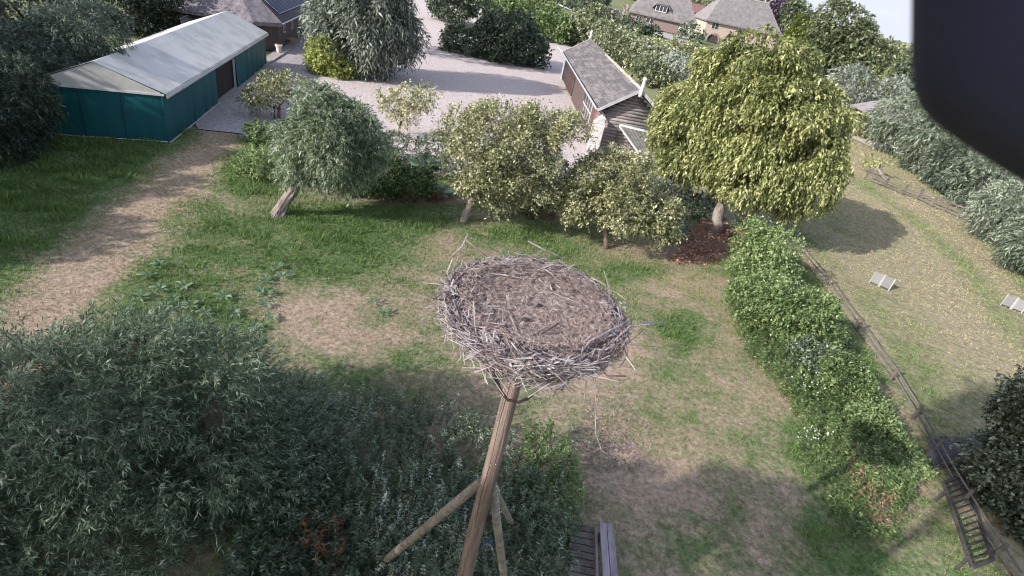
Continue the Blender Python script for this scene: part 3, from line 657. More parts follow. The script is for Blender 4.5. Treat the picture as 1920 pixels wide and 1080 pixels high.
# half width and ridge height from the near apex
best = None
for hw in np.linspace(1.5, 4.5, 61):
    for zr in np.linspace(3.2, 6.0, 57):
        P = E1 + hu * hw; P = Vector((P.x, P.y, zr)) - EYE; zc = P.dot(FWD)
        x, y = 960 + FPX * P.dot(RGT) / zc, 540 - FPX * P.dot(UPV) / zc; er = (x - 1201) ** 2 + (y - 167) ** 2
        if best is None or er < best[0]: best = (er, hw, zr)
HWD, HR = best[1], best[2]
print('hut', HL, HWD, HR)
hut = at_thing('log_cabin', 'grey log cabin with slate roof and white gable posts', 'cabin', Vector((E1.x, E1.y, 0)))
def HP(a, b, z): return Vector((E1.x, E1.y, 0)) + hv * a + hu * b + Z * z
sl_ = (HP(0, HWD, HR) - HP(0, 0, HE)); HS = sl_.length; sl_.normalize(); hn = sl_.cross(hv).normalized()
if hn.z < 0: hn = -hn
MT['underlay'] = mat('roof_underlay', [(.02, .018, .02), (.045, .04, .042)], 4, .9)
roof = MB().prism([HP(-.35, -.05, HE - .06), HP(HL + .1, -.05, HE - .06), HP(HL + .1, HWD, HR - .02), HP(-.35, HWD, HR - .02)], Z * -.06).build('roof', MT['underlay'], hut)
roof2 = MB().prism([HP(-.35, 2 * HWD + .05, HE - .06), HP(HL + .1, 2 * HWD + .05, HE - .06), HP(HL + .1, HWD, HR - .02), HP(-.35, HWD, HR - .02)], Z * -.06).build('roof', MT['slate_dark'], hut)
rows = 9; cols_ = 19; th, twd = HS / rows, (HL + .45) / cols_
for side in (0, 1):
    for r_ in range(rows):
        off = .5 * twd * (r_ % 2)
        for c_ in range(cols_ + 1):
            a0 = -.35 + c_ * twd - off; a1 = min(a0 + twd - .045, HL + .1); a0 = max(a0, -.35)
            if a1 - a0 < .05: continue
            rnd = random.Random(r_ * 100 + c_ + side * 5000); lift = rnd.uniform(.0, .035)
            def RPt(a, s_, h):
                q = HP(a, 0, HE) + sl_ * s_ + hn * h
                if side:
                    rel = q - Vector((E1.x, E1.y, 0)); bq = rel.dot(hu); q = q + hu * (2 * HWD - 2 * bq)
                return q
            s0 = r_ * th - .03 + rnd.uniform(-.02, .02); s1 = (r_ + 1) * th + .03
            top = [RPt(a0, s0, .055 + lift), RPt(a1, s0, .055 + lift + rnd.uniform(-.008, .008)), RPt(a1, s1, .015), RPt(a0, s1, .015)]
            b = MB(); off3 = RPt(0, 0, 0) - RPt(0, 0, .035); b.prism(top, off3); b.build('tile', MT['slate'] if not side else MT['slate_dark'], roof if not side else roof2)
for k in range(17):
    a = -.3 + k * (HL + .3) / 17; rnd = random.Random(k)
    MB().tube([HP(a, HWD, HR + .02), HP(a + (HL + .3) / 17 + .03, HWD, HR + .02 + rnd.uniform(-.02, .03))], [.10, .13], 8, jit=.3, rnd=rnd).build('ridge_tile', MT['moss'] if k < 10 else MT['slate'], hut)
# walls: logs on the near gable and on the long sides
w0, w1 = .35, 2 * HWD - .35
nlog = int((HR - .25) / .235)
for k in range(nlog):
    z = .12 + k * .235
    if z < HE - .1: b0, b1 = w0, w1
    else:
        t = (z - HE + .25) / (HR - HE); b0, b1 = w0 + (HWD - w0) * t, w1 - (w1 - HWD) * t
    if b1 - b0 > .3: MB().tube([HP(.22, b0 - (.25 if z < HE - .2 else -.1), z), HP(.22, b1 + (.2 if z < HE - .2 else -.1), z)], .125, 8, jit=.08).build('log', MT['log'], hut, smooth=True)
for k in range(11):
    z = .12 + k * .235
    MB().tube([HP(0.05, 2 * HWD - .4, z + .1), HP(HL - .2, 2 * HWD - .4, z + .1)], .12, 6).build('log', MT['log'], hut, smooth=True)
    if k: MB().tube([HP(HL * .62, .45, z), HP(HL - .4, .45, z)], .12, 6).build('log', MT['dark_wood'], hut, smooth=True)
MB().box(HP(HL - .4, HWD, HE / 2), .2, 2 * HWD - .8, HE, hv, hu).build('back_wall', MT['log'], hut)
MB().box(HP(.2, w0 + .02, HE / 2 - .1), .24, .24, HE - .2, hv, hu).build('corner_post', MT['log'], hut)
MB().box(HP(HL - .3, .3, HE / 2 - .1), .14, .14, HE - .2, hv, hu).build('corner_post', MT['white'], hut)
lat = MB()
for k in range(6): lat.box(HP(HL * .66 + k * .55, .28, 1.35), .05, .04, 2.3, hv, hu)
lat.build('trellis', MT['redbrown'], hut)
# glazed front in the left wall
MB().box(HP(HL * .33, .44, HE / 2), HL * .55, .06, HE - .05, hv, hu).build('front_wall', MT['barnwall'], hut)
for k in range(4):
    a = HL * .16 + k * 1.1 + .5
    wf = MB().box(HP(a, .39, 1.5), 1.0, .05, 1.9, hv, hu).build('window', MT['white'], hut)
    MB().box(HP(a - .24, .36, 1.9), .38, .03, .8, hv, hu).build('pane', MT['glass'], wf); MB().box(HP(a + .24, .36, 1.9), .38, .03, .8, hv, hu).build('pane', MT['glass'], wf)
    MB().box(HP(a - .24, .36, 1.0), .38, .03, .75, hv, hu).build('pane', MT['glass'], wf); MB().box(HP(a + .24, .36, 1.0), .38, .03, .75, hv, hu).build('pane', MT['glass'], wf)
MB().box(HP(HL * .07, .38, 1.1), .9, .06, 2.1, hv, hu).build('door', MT['red'], hut)
# barge boards, finials, pipe
for a in (-.42, HL + .16):
    for sgn in (0, 1):
        q0, q1 = HP(a, -.12 if not sgn else 2 * HWD + .12, HE - .14), HP(a, HWD, HR - .02)
        MB().bar(q0, q1, .05, .2).build('barge_board', MT['pipe'] if a < 0 else MT['white'], hut)
for a, r_ in ((-.47, .14), (HL + .2, .13)):
    q = HP(a, HWD, HR - .45)
    MB().tube([q, q + Z * .1, q + Z * 1.0, q + Z * 1.06, q + Z * 1.16, q + Z * 1.28, q + Z * 1.34], [r_ * .8, r_, r_, r_ * .7, r_ * 1.25, r_ * 1.1, r_ * .3], 10).build('finial', MT['white'], hut, smooth=True)
MB().bar(HP(HL + .2, -.1, HE - .05), HP(HL + .55, -.75, HE + .35), .18, .12).build('carved_end', MT['white'], hut)
MB().tube([HP(.02, .35, HE - .25), HP(-.12, .75, HE - .75), HP(-.12, .78, .1)], .065, 8).build('downpipe', MT['white'], hut, smooth=True)
MB().tube([HP(-.35, -.16, HE - .08), HP(HL + .1, -.16, HE - .08)], .07, 6).build('gutter', MT['alu'], hut)
lampq = HP(-.02, HWD + .35, HR - 1.0); ln = MB().box(lampq, .16, .22, .26, hv, hu).build('wall_lamp', MT['black'], hut)
MB().box(HP(-.02, 2 * HWD - .5, HE - .4), .08, .5, .5, hv, hu).build('sign_board', MT['white'], hut)
# white plastered block at the near left corner
wc = at_thing('white_cabinet', 'tall white metal cabinet standing at the cabin front corner', 'cabinet', HP(-.75, .2, 0))
q = HP(-.75, .2, 0)
MB().box(q + Z * 1.0, .55, .8, 2.0, hv, hu).build('cabinet_body', MT['white'], wc)
MB().prism([q - hu * .42 - hv * .3 + Z * 2.01, q + hu * .42 - hv * .3 + Z * 2.01, q + hu * .1 - hv * .3 + Z * 2.55], hv * .6).build('cabinet_top', MT['white'], wc)
MB().box(q - hv * .285 + Z * 2.2 + hu * -.02, .02, .1, .25, hv, hu).build('slot', MT['black'], wc)
MB().box(q - hv * .285 + Z * 1.2, .02, .74, 1.3, hv, hu).build('door', MT['white'], wc)
# lean-to roof with algae in front of the gable
l0, l1, l2, l3 = G(1161, 236, 1.9), G(1240, 255, 1.9), G(1262, 322, 1.15), G(1208, 302, 1.15)
lean = at_thing('lean_to', 'corrugated lean-to roof with orange algae beside the cabin gable', 'shelter', Vector(((l0.x + l3.x) / 2, (l0.y + l3.y) / 2, 0)))
co = MB(); n = 44; vs = []
for i in range(n + 1):
    t = i / n; z = .022 * math.cos(t * n * math.pi / 2)
    for k in range(2): p = (l0.lerp(l1, t) if k == 0 else l3.lerp(l2, t)); vs.append(p + Z * z)
co.add(vs, [(i * 2, i * 2 + 2, i * 2 + 3, i * 2 + 1) for i in range(n)]).build('roof_sheet', MT['algae'], lean, smooth=True)
MB().bar(l0 + Z * .08, l1 + Z * .08, .1, .14).build('ridge_board', MT['white'], lean)
MB().bar(l0, l3, .06, .12).build('edge_board', MT['pipe'], lean); MB().bar(l3 - Z * .06, l2 - Z * .06, .08, .12).build('edge_board', MT['fence_wood'], lean)
for p in (l0, l1, l2, l3): MB().box((p.x, p.y, p.z / 2), .09, .09, p.z).build('post', MT['fence_wood'], lean)
# low dark store under the golden tree
s0, s1, s2, s3 = G(1232, 326, .9), G(1280, 338, .9), G(1278, 352, .5), G(1228, 342, .5)
st = at_thing('tool_store', 'low dark lidded store half hidden below the golden tree', 'shed', Vector((s0.x, s0.y, 0)))
slab([s0, s1, s2, s3], 'lid', MT['slate_dark'], st, .06)
MB().prism([(s3.x, s3.y, .02), (s2.x, s2.y, .02), (s2.x, s2.y, .44), (s3.x, s3.y, .44)], (0, .06, 0)).build('front_board', MT['dark_wood'], st)
for p, h in ((s0, .82), (s1, .82), (s2, .44), (s3, .44)): MB().box((p.x, p.y, h / 2), .08, .08, h).build('post', MT['dark_wood'], st)
g0, g1 = G(1232, 352, .3), G(1330, 392, .3)
bt = at_thing('boundary_beam', 'weathered horizontal beam on short posts behind the clipped hedge', 'beam', Vector((g0.x, g0.y, 0)))
MB().bar(g0, g1, .22, .16).build('beam', MT['fence_wood'], bt)
for t in (.05, .5, .95): p = g0.lerp(g1, t); MB().box((p.x, p.y, .13), .12, .12, .26).build('post', MT['dark_wood'], bt)

exec_marker = True
# ================================================================== STORK NEST ON ITS POLE
NC = EYE + ray(1004, 578) * (4.7 / ray(1004, 578).dot(FWD)); NX, NY, NZ = NC
NRr = .80
pole = at_thing('nest_pole', 'tall brown wooden pole with diagonal braces carrying the nest', 'pole', Vector((NX, NY, 0)))
def PZ(z, dx=0, dy=0): return Vector((NX + dx - .035, NY + dy, z))
pp = []; prr = []
for i in range(15):
    t = i / 14; z = (NZ - .45) * (1 - t); pp.append(PZ(z, .006 * math.sin(i), .006 * math.cos(i * 1.7))); prr.append(.076 + .050 * t)
MB().tube(pp, prr, 20, jit=.02).build('shaft', MT['post'], pole, smooth=True)
# long drying crack in the shaft, real recess drawn as a slim dark sliver proud of the wood by a millimetre
toc = Vector((EYE.x - NX, EYE.y - NY, 0)).normalized(); sdv = Vector((-toc.y, toc.x, 0))
zj = 5.95
pjoint = PZ(zj)
braces = [((730, 1045), 2.9, .085), ((946, 1092), 2.6, .078), ((958, 978), None, .07)]
for i, (px, zz_, r_) in enumerate(braces):
    m_ = G(px[0], px[1], 1.3 if i != 1 else 2.6); d = Vector((m_.x - NX, m_.y - NY, 0)); hd = d.length; d.normalize()
    a = pjoint + Vector((d.x * .09, d.y * .09, 0)); b = m_ + (m_ - a) * (m_.z / (a.z - m_.z))
    MB().tube([a, a.lerp(b, .3), a.lerp(b, .7), b], [r_ * .7, r_ * .75, r_ * .8, r_ * .85], 12, jit=.03).build('brace', MT['brace'], pole, smooth=True)
    for k in range(8):
        q = a.lerp(b, .015 + k * .016) + Vector((d.y, -d.x, 0)) * (.05 if i else -.05) + Z * .05
        MB().blob(q, .010, .010, .010, 6, 4, 0).build('knob', MT['chalk'], pole)
rr_ = random.Random(4)
for k in range(22):
    z = rr_.uniform(4.2, 7.9); a_ = rr_.uniform(-1.3, 1.3); rr2 = .076 + .05 * (1 - z / (NZ - .45)) + .001
    n_ = toc * math.cos(a_) + sdv * math.sin(a_); MB().blob(PZ(z) + n_ * rr2, .004, .004, .008, 6, 4, .2).build('stain', MT['chalk'], pole)
cr_ = MB(); prev = None
for i in range(60):
    z = NZ - .55 - i * .062; rr2 = .076 + .05 * (1 - z / (NZ - .45)); a_ = -.35 + .07 * math.sin(i * .35) + .02 * math.sin(i * 1.9)
    n_ = toc * math.cos(a_) + sdv * math.sin(a_); q = PZ(z) + n_ * (rr2 - .001); prev and cr_.bar(prev, q, .006, .006, n_); prev = q
cr_.build('crack', MT['dark_wood'], pole)
# steel cradle under the nest
cradle = at_thing('nest_cradle', 'dark curved metal straps holding the nest on the pole top', 'bracket', Vector((NX, NY, NZ - .5)))
for i, a_ in enumerate((2.55, .35, 4.4, 5.6, 1.4)):
    d = Vector((math.cos(a_), math.sin(a_), 0))
    top = Vector((NX, NY, NZ - .28)) + d * .50
    MB().tube([top, Vector((NX, NY, NZ - .42)) + d * .40, Vector((NX, NY, NZ - .6)) + d * .17, PZ(NZ - .66) + d * .09], [.014] * 4, 6).build('strap', MT['strap'], cradle, smooth=True)
for z in (NZ - .62, NZ - .68):
    MB().tube([PZ(z) + Vector((math.cos(t), math.sin(t), 0)) * .092 for t in np.linspace(0, 6.283, 17)], .011, 6, cap=False).build('ring', MT['strap'], cradle, smooth=True)
MB().tube([Vector((NX, NY, NZ - .33)) + Vector((math.cos(t), math.sin(t), 0)) * .50 for t in np.linspace(0, 6.283, 33)], .014, 6, cap=False).build('hoop', MT['strap'], cradle, smooth=True)

def at_n(x, y, dd): r_ = ray(x, y); return EYE + r_ * (dd / r_.dot(FWD))
nest = at_thing('stork_nest', 'large round nest of bleached sticks on top of the pole', 'nest', Vector((NX, NY, NZ - .4)))
# body: dense brown core
core = MB(); n = 40; prof = [(.40, -.37), (.52, -.30), (.64, -.18), (.71, -.06), (.73, .01), (.69, .03), (.64, .025), (.56, .022), (.30, .025), (.0, .025)]
rnd = random.Random(3)
for (r_, z) in prof:
    for j in range(n):
        a_ = 6.2832 * j / n; q = 1 + .035 * math.sin(3 * a_ + 1) + rnd.uniform(-.02, .02)
        core.v.append((NX + r_ * NRr / .8 * q * math.cos(a_), NY + r_ * NRr / .8 * q * math.sin(a_), NZ + z + rnd.uniform(-.012, .012)))
for i in range(len(prof) - 1):
    for j in range(n): a_, b_ = i * n + j, i * n + (j + 1) % n; core.f.append((a_, b_, b_ + n, a_ + n))
core.f.append(tuple(reversed(range(n))))
core.build('nest_core', MT['straw'], nest, smooth=True)
def stick_pts(rnd, big=False, zone=None):
    a0 = rnd.uniform(0, 6.2832)
    zone = zone or rnd.choices(('rim', 'side', 'under'), (.50, .40, .10))[0]
    if zone == 'rim': r_ = rnd.uniform(.62, .81) + (.0 if rnd.random() < .8 else -.07); z = rnd.uniform(-.05, .035)
    elif zone == 'side':
        t = rnd.random(); r_, z = .80 - .30 * t + rnd.uniform(-.03, .03), .02 - .36 * t
    else: r_, z = rnd.uniform(.35, .55), rnd.uniform(-.40, -.33)
    c = Vector((r_ * math.cos(a0), r_ * math.sin(a0), z))
    tang = Vector((-math.sin(a0), math.cos(a0), 0)); radl = Vector((math.cos(a0), math.sin(a0), 0))
    dev = rnd.gauss(0, .38); d = tang * math.cos(dev) + radl * math.sin(dev) + Z * rnd.gauss(0, .16 if zone == 'rim' else .5)
    if rnd.random() < .5: d = -d
    d.normalize(); L_ = rnd.uniform(.25, .75) if big else rnd.uniform(.12, .42)
    k = 5; pts = []; bend = rnd.uniform(.0, .22); wob = Vector((rnd.gauss(0, 1), rnd.gauss(0, 1), rnd.gauss(0, 1))) * .035
    for i in range(k):
        t = i / (k - 1) - .5; p = c + d * (L_ * t); rad_in = -radl * (4 * bend * t * t * L_) * 1.6; pts.append(p + rad_in + wob * math.sin(i * 2.1) + Vector((NX, NY, NZ)))
    return pts
rnd = random.Random(21)
for i in range(300):
    pts = stick_pts(rnd, True); r0 = rnd.uniform(.003, .0075)
    MB().tube(pts, [r0, r0 * .98, r0 * .9, r0 * .8, r0 * .6], 5, jit=.2, rnd=rnd).build('stick', MT['stick'] if rnd.random() < .8 else MT['stickbrown'], nest, smooth=True)
def stickmass(name, n, m, seed, r0, r1, zone=None):
    rnd = random.Random(seed); b = MB()
    for i in range(n):
        pts = stick_pts(rnd, rnd.random() < .3, zone)[::1]; r_ = rnd.uniform(r0, r1)
        b.tube(pts, [r_, r_, r_ * .9, r_ * .8, r_ * .5], 3, cap=False, rnd=rnd)
    return tag(b.build(name, m, nest), kind='stuff')
stickmass('stick_mass', 5200, MT['stick'], 5, .002, .0065)
stickmass('twig_mass', 2600, MT['stickbrown'], 6, .0015, .005)
# lining: short straws lying in the cup
b = MB(); rnd = random.Random(9)
for i in range(4200):
    a_ = rnd.uniform(0, 6.28); r_ = .66 * math.sqrt(rnd.random()); c = Vector((NX + r_ * math.cos(a_), NY + r_ * math.sin(a_), NZ + .026 + .05 * (r_ / .6) ** 4 + rnd.uniform(0, .012)))
    t = rnd.uniform(0, 6.28); d = Vector((math.cos(t), math.sin(t), rnd.gauss(0, .12))) * rnd.uniform(.02, .09); q = Vector((-d.y, d.x, 0)).normalized() * rnd.uniform(.001, .0028)
    b.add([c - d - q, c - d + q, c + d + q, c + d - q + Z * .002], [(0, 1, 2, 3)])
tag(b.build('lining_straw', mat('lining_straw', [(.18, .125, .11), (.42, .33, .30), (.66, .58, .55)], 25, .9, world=True, lo=.35, hi=.65), nest), kind='stuff')
for (x, y, r_) in ((877, 520, .035), (984, 603, .028), (1075, 550, .03), (970, 520, .026), (1090, 545, .026), (1035, 535, .02), (1010, 575, .022), (1060, 572, .018), (955, 540, .02), (1045, 515, .018), (990, 560, .018), (1110, 610, .022)):
    d = ray(x, y); t = (NZ + .03 - CAM_H) / d.z; q = EYE + d * t
    tag(MB().blob(q + Z * r_ * .5, r_ * 1.2, r_, r_ * .75, 8, 5, .25).build('pellet', MT['pellet'] if r_ > .019 else MT['straw'], nest, smooth=True))
MB().tube([at_n(*p) for p in ((915, 668, 4.35), (926, 700, 4.36), (940, 735, 4.42), (952, 750, 4.46), (972, 754, 4.47), (988, 748, 4.5), (1000, 738, 4.55))], .013, 8).build('strap', MT['strap'], cradle, smooth=True)
# long loose twigs that stick out or hang down
def _unused(): pass
def at_nest(x, y, dd=4.7): r_ = ray(x, y); return EYE + r_ * (dd / r_.dot(FWD))
for pts, r0 in (([(1112, 700, 4.3), (1118, 760, 4.3), (1116, 810, 4.35), (1128, 845, 4.35), (1150, 858, 4.4)], .0045), ([(870, 560, 4.6), (862, 640, 4.5), (866, 700, 4.45), (892, 727, 4.45)], .003),
                ([(848, 480, 5.1), (866, 462, 5.1), (878, 438, 5.15)], .006), ([(874, 450, 5.1), (890, 463, 5.1), (912, 480, 5.1)], .006), ([(990, 452, 5.3), (1020, 468, 5.25), (1060, 486, 5.2)], .009),
                ([(1130, 660, 4.4), (1180, 612, 4.5), (1248, 605, 4.6)], .008), ([(1160, 630, 4.5), (1200, 604, 4.6), (1235, 606, 4.6)], .005), ([(1100, 715, 4.35), (1094, 760, 4.35)], .003),
                ([(1180, 645, 4.5), (1230, 650, 4.5), (1226, 632, 4.5), (1200, 626, 4.5)], .004), ([(905, 600, 4.4), (850, 600, 4.5), (813, 597, 4.55)], .0075), ([(1000, 735, 4.3), (1040, 705, 4.2), (1080, 670, 4.15)], .006),
                ([(830, 645, 4.5), (856, 622, 4.45), (880, 610, 4.4)], .005), ([(1000, 740, 4.4), (1028, 752, 4.4)], .0035), ([(1160, 690, 4.45), (1176, 670, 4.45), (1178, 640, 4.5)], .004),
                ([(820, 540, 4.7), (824, 580, 4.7), (819, 600, 4.65)], .005), ([(792, 530, 4.8), (830, 534, 4.75), (850, 546, 4.7)], .004), ([(990, 745, 4.3), (1060, 700, 4.2), (1105, 640, 4.2), (1180, 600, 4.45)], .008), ([(905, 665, 4.35), (925, 710, 4.35), (946, 742, 4.5)], .008)):
    MB().tube([at_nest(*p) for p in pts], [r0 * (1 - .12 * i) for i in range(len(pts))], 5).build('loose_twig', MT['stick'], nest, smooth=True)

# ================================================================== CAMERA HOUSING EDGE close to the lens
hp = []
def near(x, y, d): r_ = ray(x, y); return EYE + r_ * (d / r_.dot(FWD))
edge = [(1713, -160), (1709, 0), (1708, 90), (1711, 150), (1722, 195), (1745, 226), (1790, 260), (1850, 300), (1935, 352), (2100, 450), (2300, 450), (2300, -160)]
hood = at_thing('camera_housing', 'dark blue grey camera housing edge in the upper right corner', 'camera housing', near(1900, 100, .16))
b = MB(); n = len(edge)
def shrink(k, d):
    cx, cy = 2050, 60
    return [near(cx + (x - cx) * k, cy + (y - cy) * k, d) for x, y in edge]
rings = [shrink(.94, .175), shrink(.985, .165), shrink(1.0, .152), shrink(.985, .140), shrink(.93, .132), shrink(.80, .126), shrink(.5, .122)]
for rg in rings: b.v += [tuple(p) for p in rg]
for i in range(len(rings) - 1):
    for j in range(n): a_, c_ = i * n + j, i * n + (j + 1) % n; b.f.append((a_, c_, c_ + n, a_ + n))
b.f.append(tuple(reversed(range(n)))); e_ = (len(rings) - 1) * n; b.f.append(tuple(e_ + j for j in range(n)))
b.build('hood', MT['hood'], hood, smooth=True)
MB().tube([near(2200, 0, .15), near(2500, -200, .2), near(2900, -300, .3)], .02, 10).build('mounting_arm', MT['black'], hood, smooth=True)

# ================================================================== FENCES
fw_root = at_thing('meadow_fence', 'weathered two-rail wooden fence between the garden and the meadow', 'fence', G(1543, 538))
FP = [G(*p) + Vector((.12, 0, .04)) for p in ((1455, 427), (1492, 475), (1543, 535), (1600, 620), (1662, 712), (1704, 784), (1738, 850), (1790, 945), (1850, 1045), (1905, 1130))]
for i, p in enumerate(FP):
    MB().tube([p, p + Z * .62], [.06, .055], 8, jit=.12).build('post', MT['fence_wood'], fw_root)
    if i < len(FP) - 1:
        q = FP[i + 1]
        for h in (.28, .50): MB().tube([p + Z * h, p.lerp(q, .5) + Z * (h - .02), q + Z * h], [.026, .032, .026], 6).build('rail', MT['fence_wood'], fw_root)
rf = at_thing('rail_fence', 'grey post and rail fence crossing the dry meadow', 'fence', G(1719, 373))
RPs = [((1621, 337), (1629, 317)), ((1657, 352), (1662, 340)), ((1691, 366), (1697, 353)), ((1719, 375), (1725, 360)), ((1745, 388), (1750, 373)), ((1770, 398), (1776, 383)), ((1795, 409), (1802, 395)), ((1816, 418), (1822, 404)), ((1838, 430), (1845, 413)), ((1853, 442), (1860, 428))]
RB = [G(*a) for a, b in RPs]
for i, p in enumerate(RB):
    MB().box(p + Z * .5, .13, .13, 1.0).build('post', MT['fence_wood'], rf)
    if i < len(RB) - 1:
        q = RB[i + 1]
        for h in (.22, .55, .88): MB().bar(p + Z * h, q + Z * (h + .02), .05, .11).build('rail', MT['fence_wood'], rf)
MB().bar(RB[0] + Z * .9, G(1657, 352) + Z * .2, .05, .08).build('diagonal_rail', MT['fence_wood'], rf)
for i, px in enumerate(((1740, 350), (1730, 330))):
    pass
gp = at_thing('wooden_trestle', 'small upright wooden trestle by the tree row trunks', 'trestle', G(1741, 350))
q = G(1741, 350); q2 = q + Vector((.45, -.15, 0))
for p in (q, q2): MB().box(p + Z * .75, .09, .09, 1.5).build('post', MT['fence_wood'], gp)
MB().bar(q + Z * 1.45, q2 + Z * 1.45, .06, .08).build('crossbar', MT['fence_wood'], gp)
# folded wire panels on the meadow
def hurdle(px, k, label):
    c = G(*px); r = at_thing('sheep_hurdle', label, 'hurdle', c, 'folding hurdles on the meadow'); u = Vector((.86, -.5, 0)).normalized(); v2 = Vector((.5, .86, 0))
    MT.setdefault('wire', mat('wire_mesh', [(.16, .16, .16), (.24, .24, .235)], 20, .6))
    for s1 in (0, 1):
        o0 = c + u * (s1 * .62 * k)
        a0_, a1_ = o0 + Z * .05, o0 + v2 * .1 + Z * .95 * k; b0_, b1_ = o0 + u * .55 * k + Z * .05, o0 + u * .55 * k + v2 * .1 + Z * .95 * k
        MB().bar(a0_, a1_, .045, .045).build('upright', MT['steel'], r); MB().bar(b0_, b1_, .045, .045).build('upright', MT['pipe'], r)
        MB().prism([a0_ + Z * .1, b0_ + Z * .1, b1_ - Z * .05, a1_ - Z * .05], v2 * .012).build('mesh_panel', MT['wire'], r)
hurdle((1628, 532), .8, 'larger pale folding panel standing near the garden fence')
hurdle((1874, 574), .8, 'smaller pale folding panel farther out by the green meadow track')

# ================================================================== FOREGROUND BITS
bs = at_thing('plank_bench', 'purple grey two-board plank bench at the lower picture edge', 'bench', G(1140, 1060))
t0, t1 = G(1137, 982, .45), G(1148, 1130, .45); bd = (t1 - t0).normalized(); bsd = Vector((-bd.y, bd.x, 0))
for s1 in (-.085, .085): MB().bar(t0 + bsd * s1, t1 + bsd * s1, .155, .05).build('board', MT['grey_wood'], bs)
for t in (.12, .88):
    for s1 in (-.11, .11): p = t0.lerp(t1, t) + bsd * s1; MB().box((p.x, p.y, .21), .07, .07, .42).build('leg', MT['dark_wood'], bs)
dk = at_thing('slatted_deck', 'weathered slatted deck beside the purple grey plank bench', 'deck', G(1095, 1050))
d0, d1 = G(1118, 996, .12), G(1122, 1140, .12); dd = (d1 - d0).normalized(); ds = Vector((dd.y, -dd.x, 0))
if ds.x > 0: ds = -ds
nn = int((d1 - d0).length / .17)
for k in range(nn):
    p = d0 + dd * (k * .17); MB().bar(p, p + ds * (.62 + .03 * (k % 2)), .145, .035).build('slat', MT['fence_wood'], dk)
MB().bar(d0 + Z * .08 + bsd * -.04, d1 + Z * .08 + bsd * -.04, .05, .12).build('edge_board', MT['grey_wood'], dk)
ib = at_thing('sign_stand', 'small slate blue panel on a board stand behind the pole', 'sign', G(905, 1030, .3))
q = G(913, 1020, 1.0); fx_ = Vector((.97, .2, 0)).normalized(); fy_ = Vector((-.2, .97, 0)) * .8 + Z * .6; fy_.normalize()
MB().box(q, .26, .24, .02, fx_, fy_).build('panel', MT['blue'], ib); MB().box(q - fy_ * .2 - Z * .03, .36, .1, .03, fx_, fy_).build('board', MT['grey_wood'], ib)
MB().box((q.x, q.y, .47), .07, .07, .94).build('post', MT['dark_wood'], ib)
# dark sheep gate and hurdles at the lower right
gt = at_thing('slatted_gate', 'dark wooden slatted gate lying against the fence at lower right', 'gate', G(1800, 960))
ga, gb, gc, gd = G(1768, 905, .5), G(1822, 1065, .5), G(1862, 1050, .3), G(1806, 893, .3)
for a_, b_ in ((ga, gb), (gb, gc), (gc, gd), (gd, ga)): MB().bar(a_, b_, .06, .07).build('frame_bar', MT['dark_wood'], gt)
for k in range(1, 14): t = k / 14; MB().bar(ga.lerp(gb, t), gd.lerp(gc, t), .035, .03).build('slat', MT['dark_wood'], gt)
for t in (.1, .9):
    for a_, b_ in ((ga, gb), (gd, gc)): p = a_.lerp(b_, t); MB().box((p.x, p.y, p.z / 2), .06, .06, p.z).build('leg', MT['dark_wood'], gt)
sn = MB(); q0_, q1_, q2_, q3_ = G(1738, 822, .30), G(1850, 812, .30), G(1868, 868, .05), G(1748, 878, .05)
vs = []; n = 12
for i in range(n + 1):
    for k in range(n + 1):
        p = q0_.lerp(q1_, i / n).lerp(q3_.lerp(q2_, i / n), k / n); vs.append(p + Z * (.12 * math.sin(i * 1.7 + k * .8) * math.sin(k * 1.3)))
tag(sn.add(vs, [(i * (n + 1) + k, (i + 1) * (n + 1) + k, (i + 1) * (n + 1) + k + 1, i * (n + 1) + k + 1) for i in range(n) for k in range(n)]).build('tarpaulin', mat('dark_tarp', [(.05, .045, .055), (.13, .12, .14)], 3, .6, .8, 8), smooth=True), 'crumpled dark grey tarpaulin beside the fence under the right tree', 'tarpaulin')

# pavilion at the meadow's far end
pb = G(1592, 232); pv = (G(1648, 262) - pb); PLn = pv.length; pv.normalize(); pu = Vector((-pv.y, pv.x, 0))
if pu.y < 0: pu = -pu
pav = at_thing('open_pavilion', 'small open pavilion with grey hipped roof beyond the meadow', 'pavilion', pb)
def VP_(a, b, z): return pb + pv * a + pu * b + Z * z
for a in np.linspace(0, PLn, 5):
    for b_ in (0, 5): MB().box(VP_(a, b_, 1.1), .22, .22, 2.2, pv, pu).build('post', MT['dark_wood'], pav)
MB().bar(VP_(0, 0, 2.2), VP_(PLn, 0, 2.2), .2, .25).build('beam', MT['dark_wood'], pav)
MB().bar(VP_(0, 0, 1.0), VP_(PLn * .25, 0, 2.1), .12, .12).build('brace', MT['dark_wood'], pav)
MB().box(VP_(PLn / 2, 2.5, 1.0), PLn, 3.5, 1.9, pv, pu).build('inner_wall', MT['dark_wood'], pav)
r0_, r1_ = VP_(1.6, 2.5, 4.3), VP_(PLn - 1.6, 2.5, 4.3); c_ = [VP_(-.7, -.7, 2.3), VP_(PLn + .7, -.7, 2.3), VP_(PLn + .7, 5.7, 2.3), VP_(-.7, 5.7, 2.3)]
slab([c_[0], c_[1], r1_, r0_], 'roof', MT['thatch_far'], pav, .12); slab([c_[1], c_[2], r1_], 'roof', MT['thatch_far'], pav, .12); slab([c_[2], c_[3], r0_, r1_], 'roof', MT['thatch_far'], pav, .12); slab([c_[3], c_[0], r0_], 'roof', MT['thatch_far'], pav, .12)

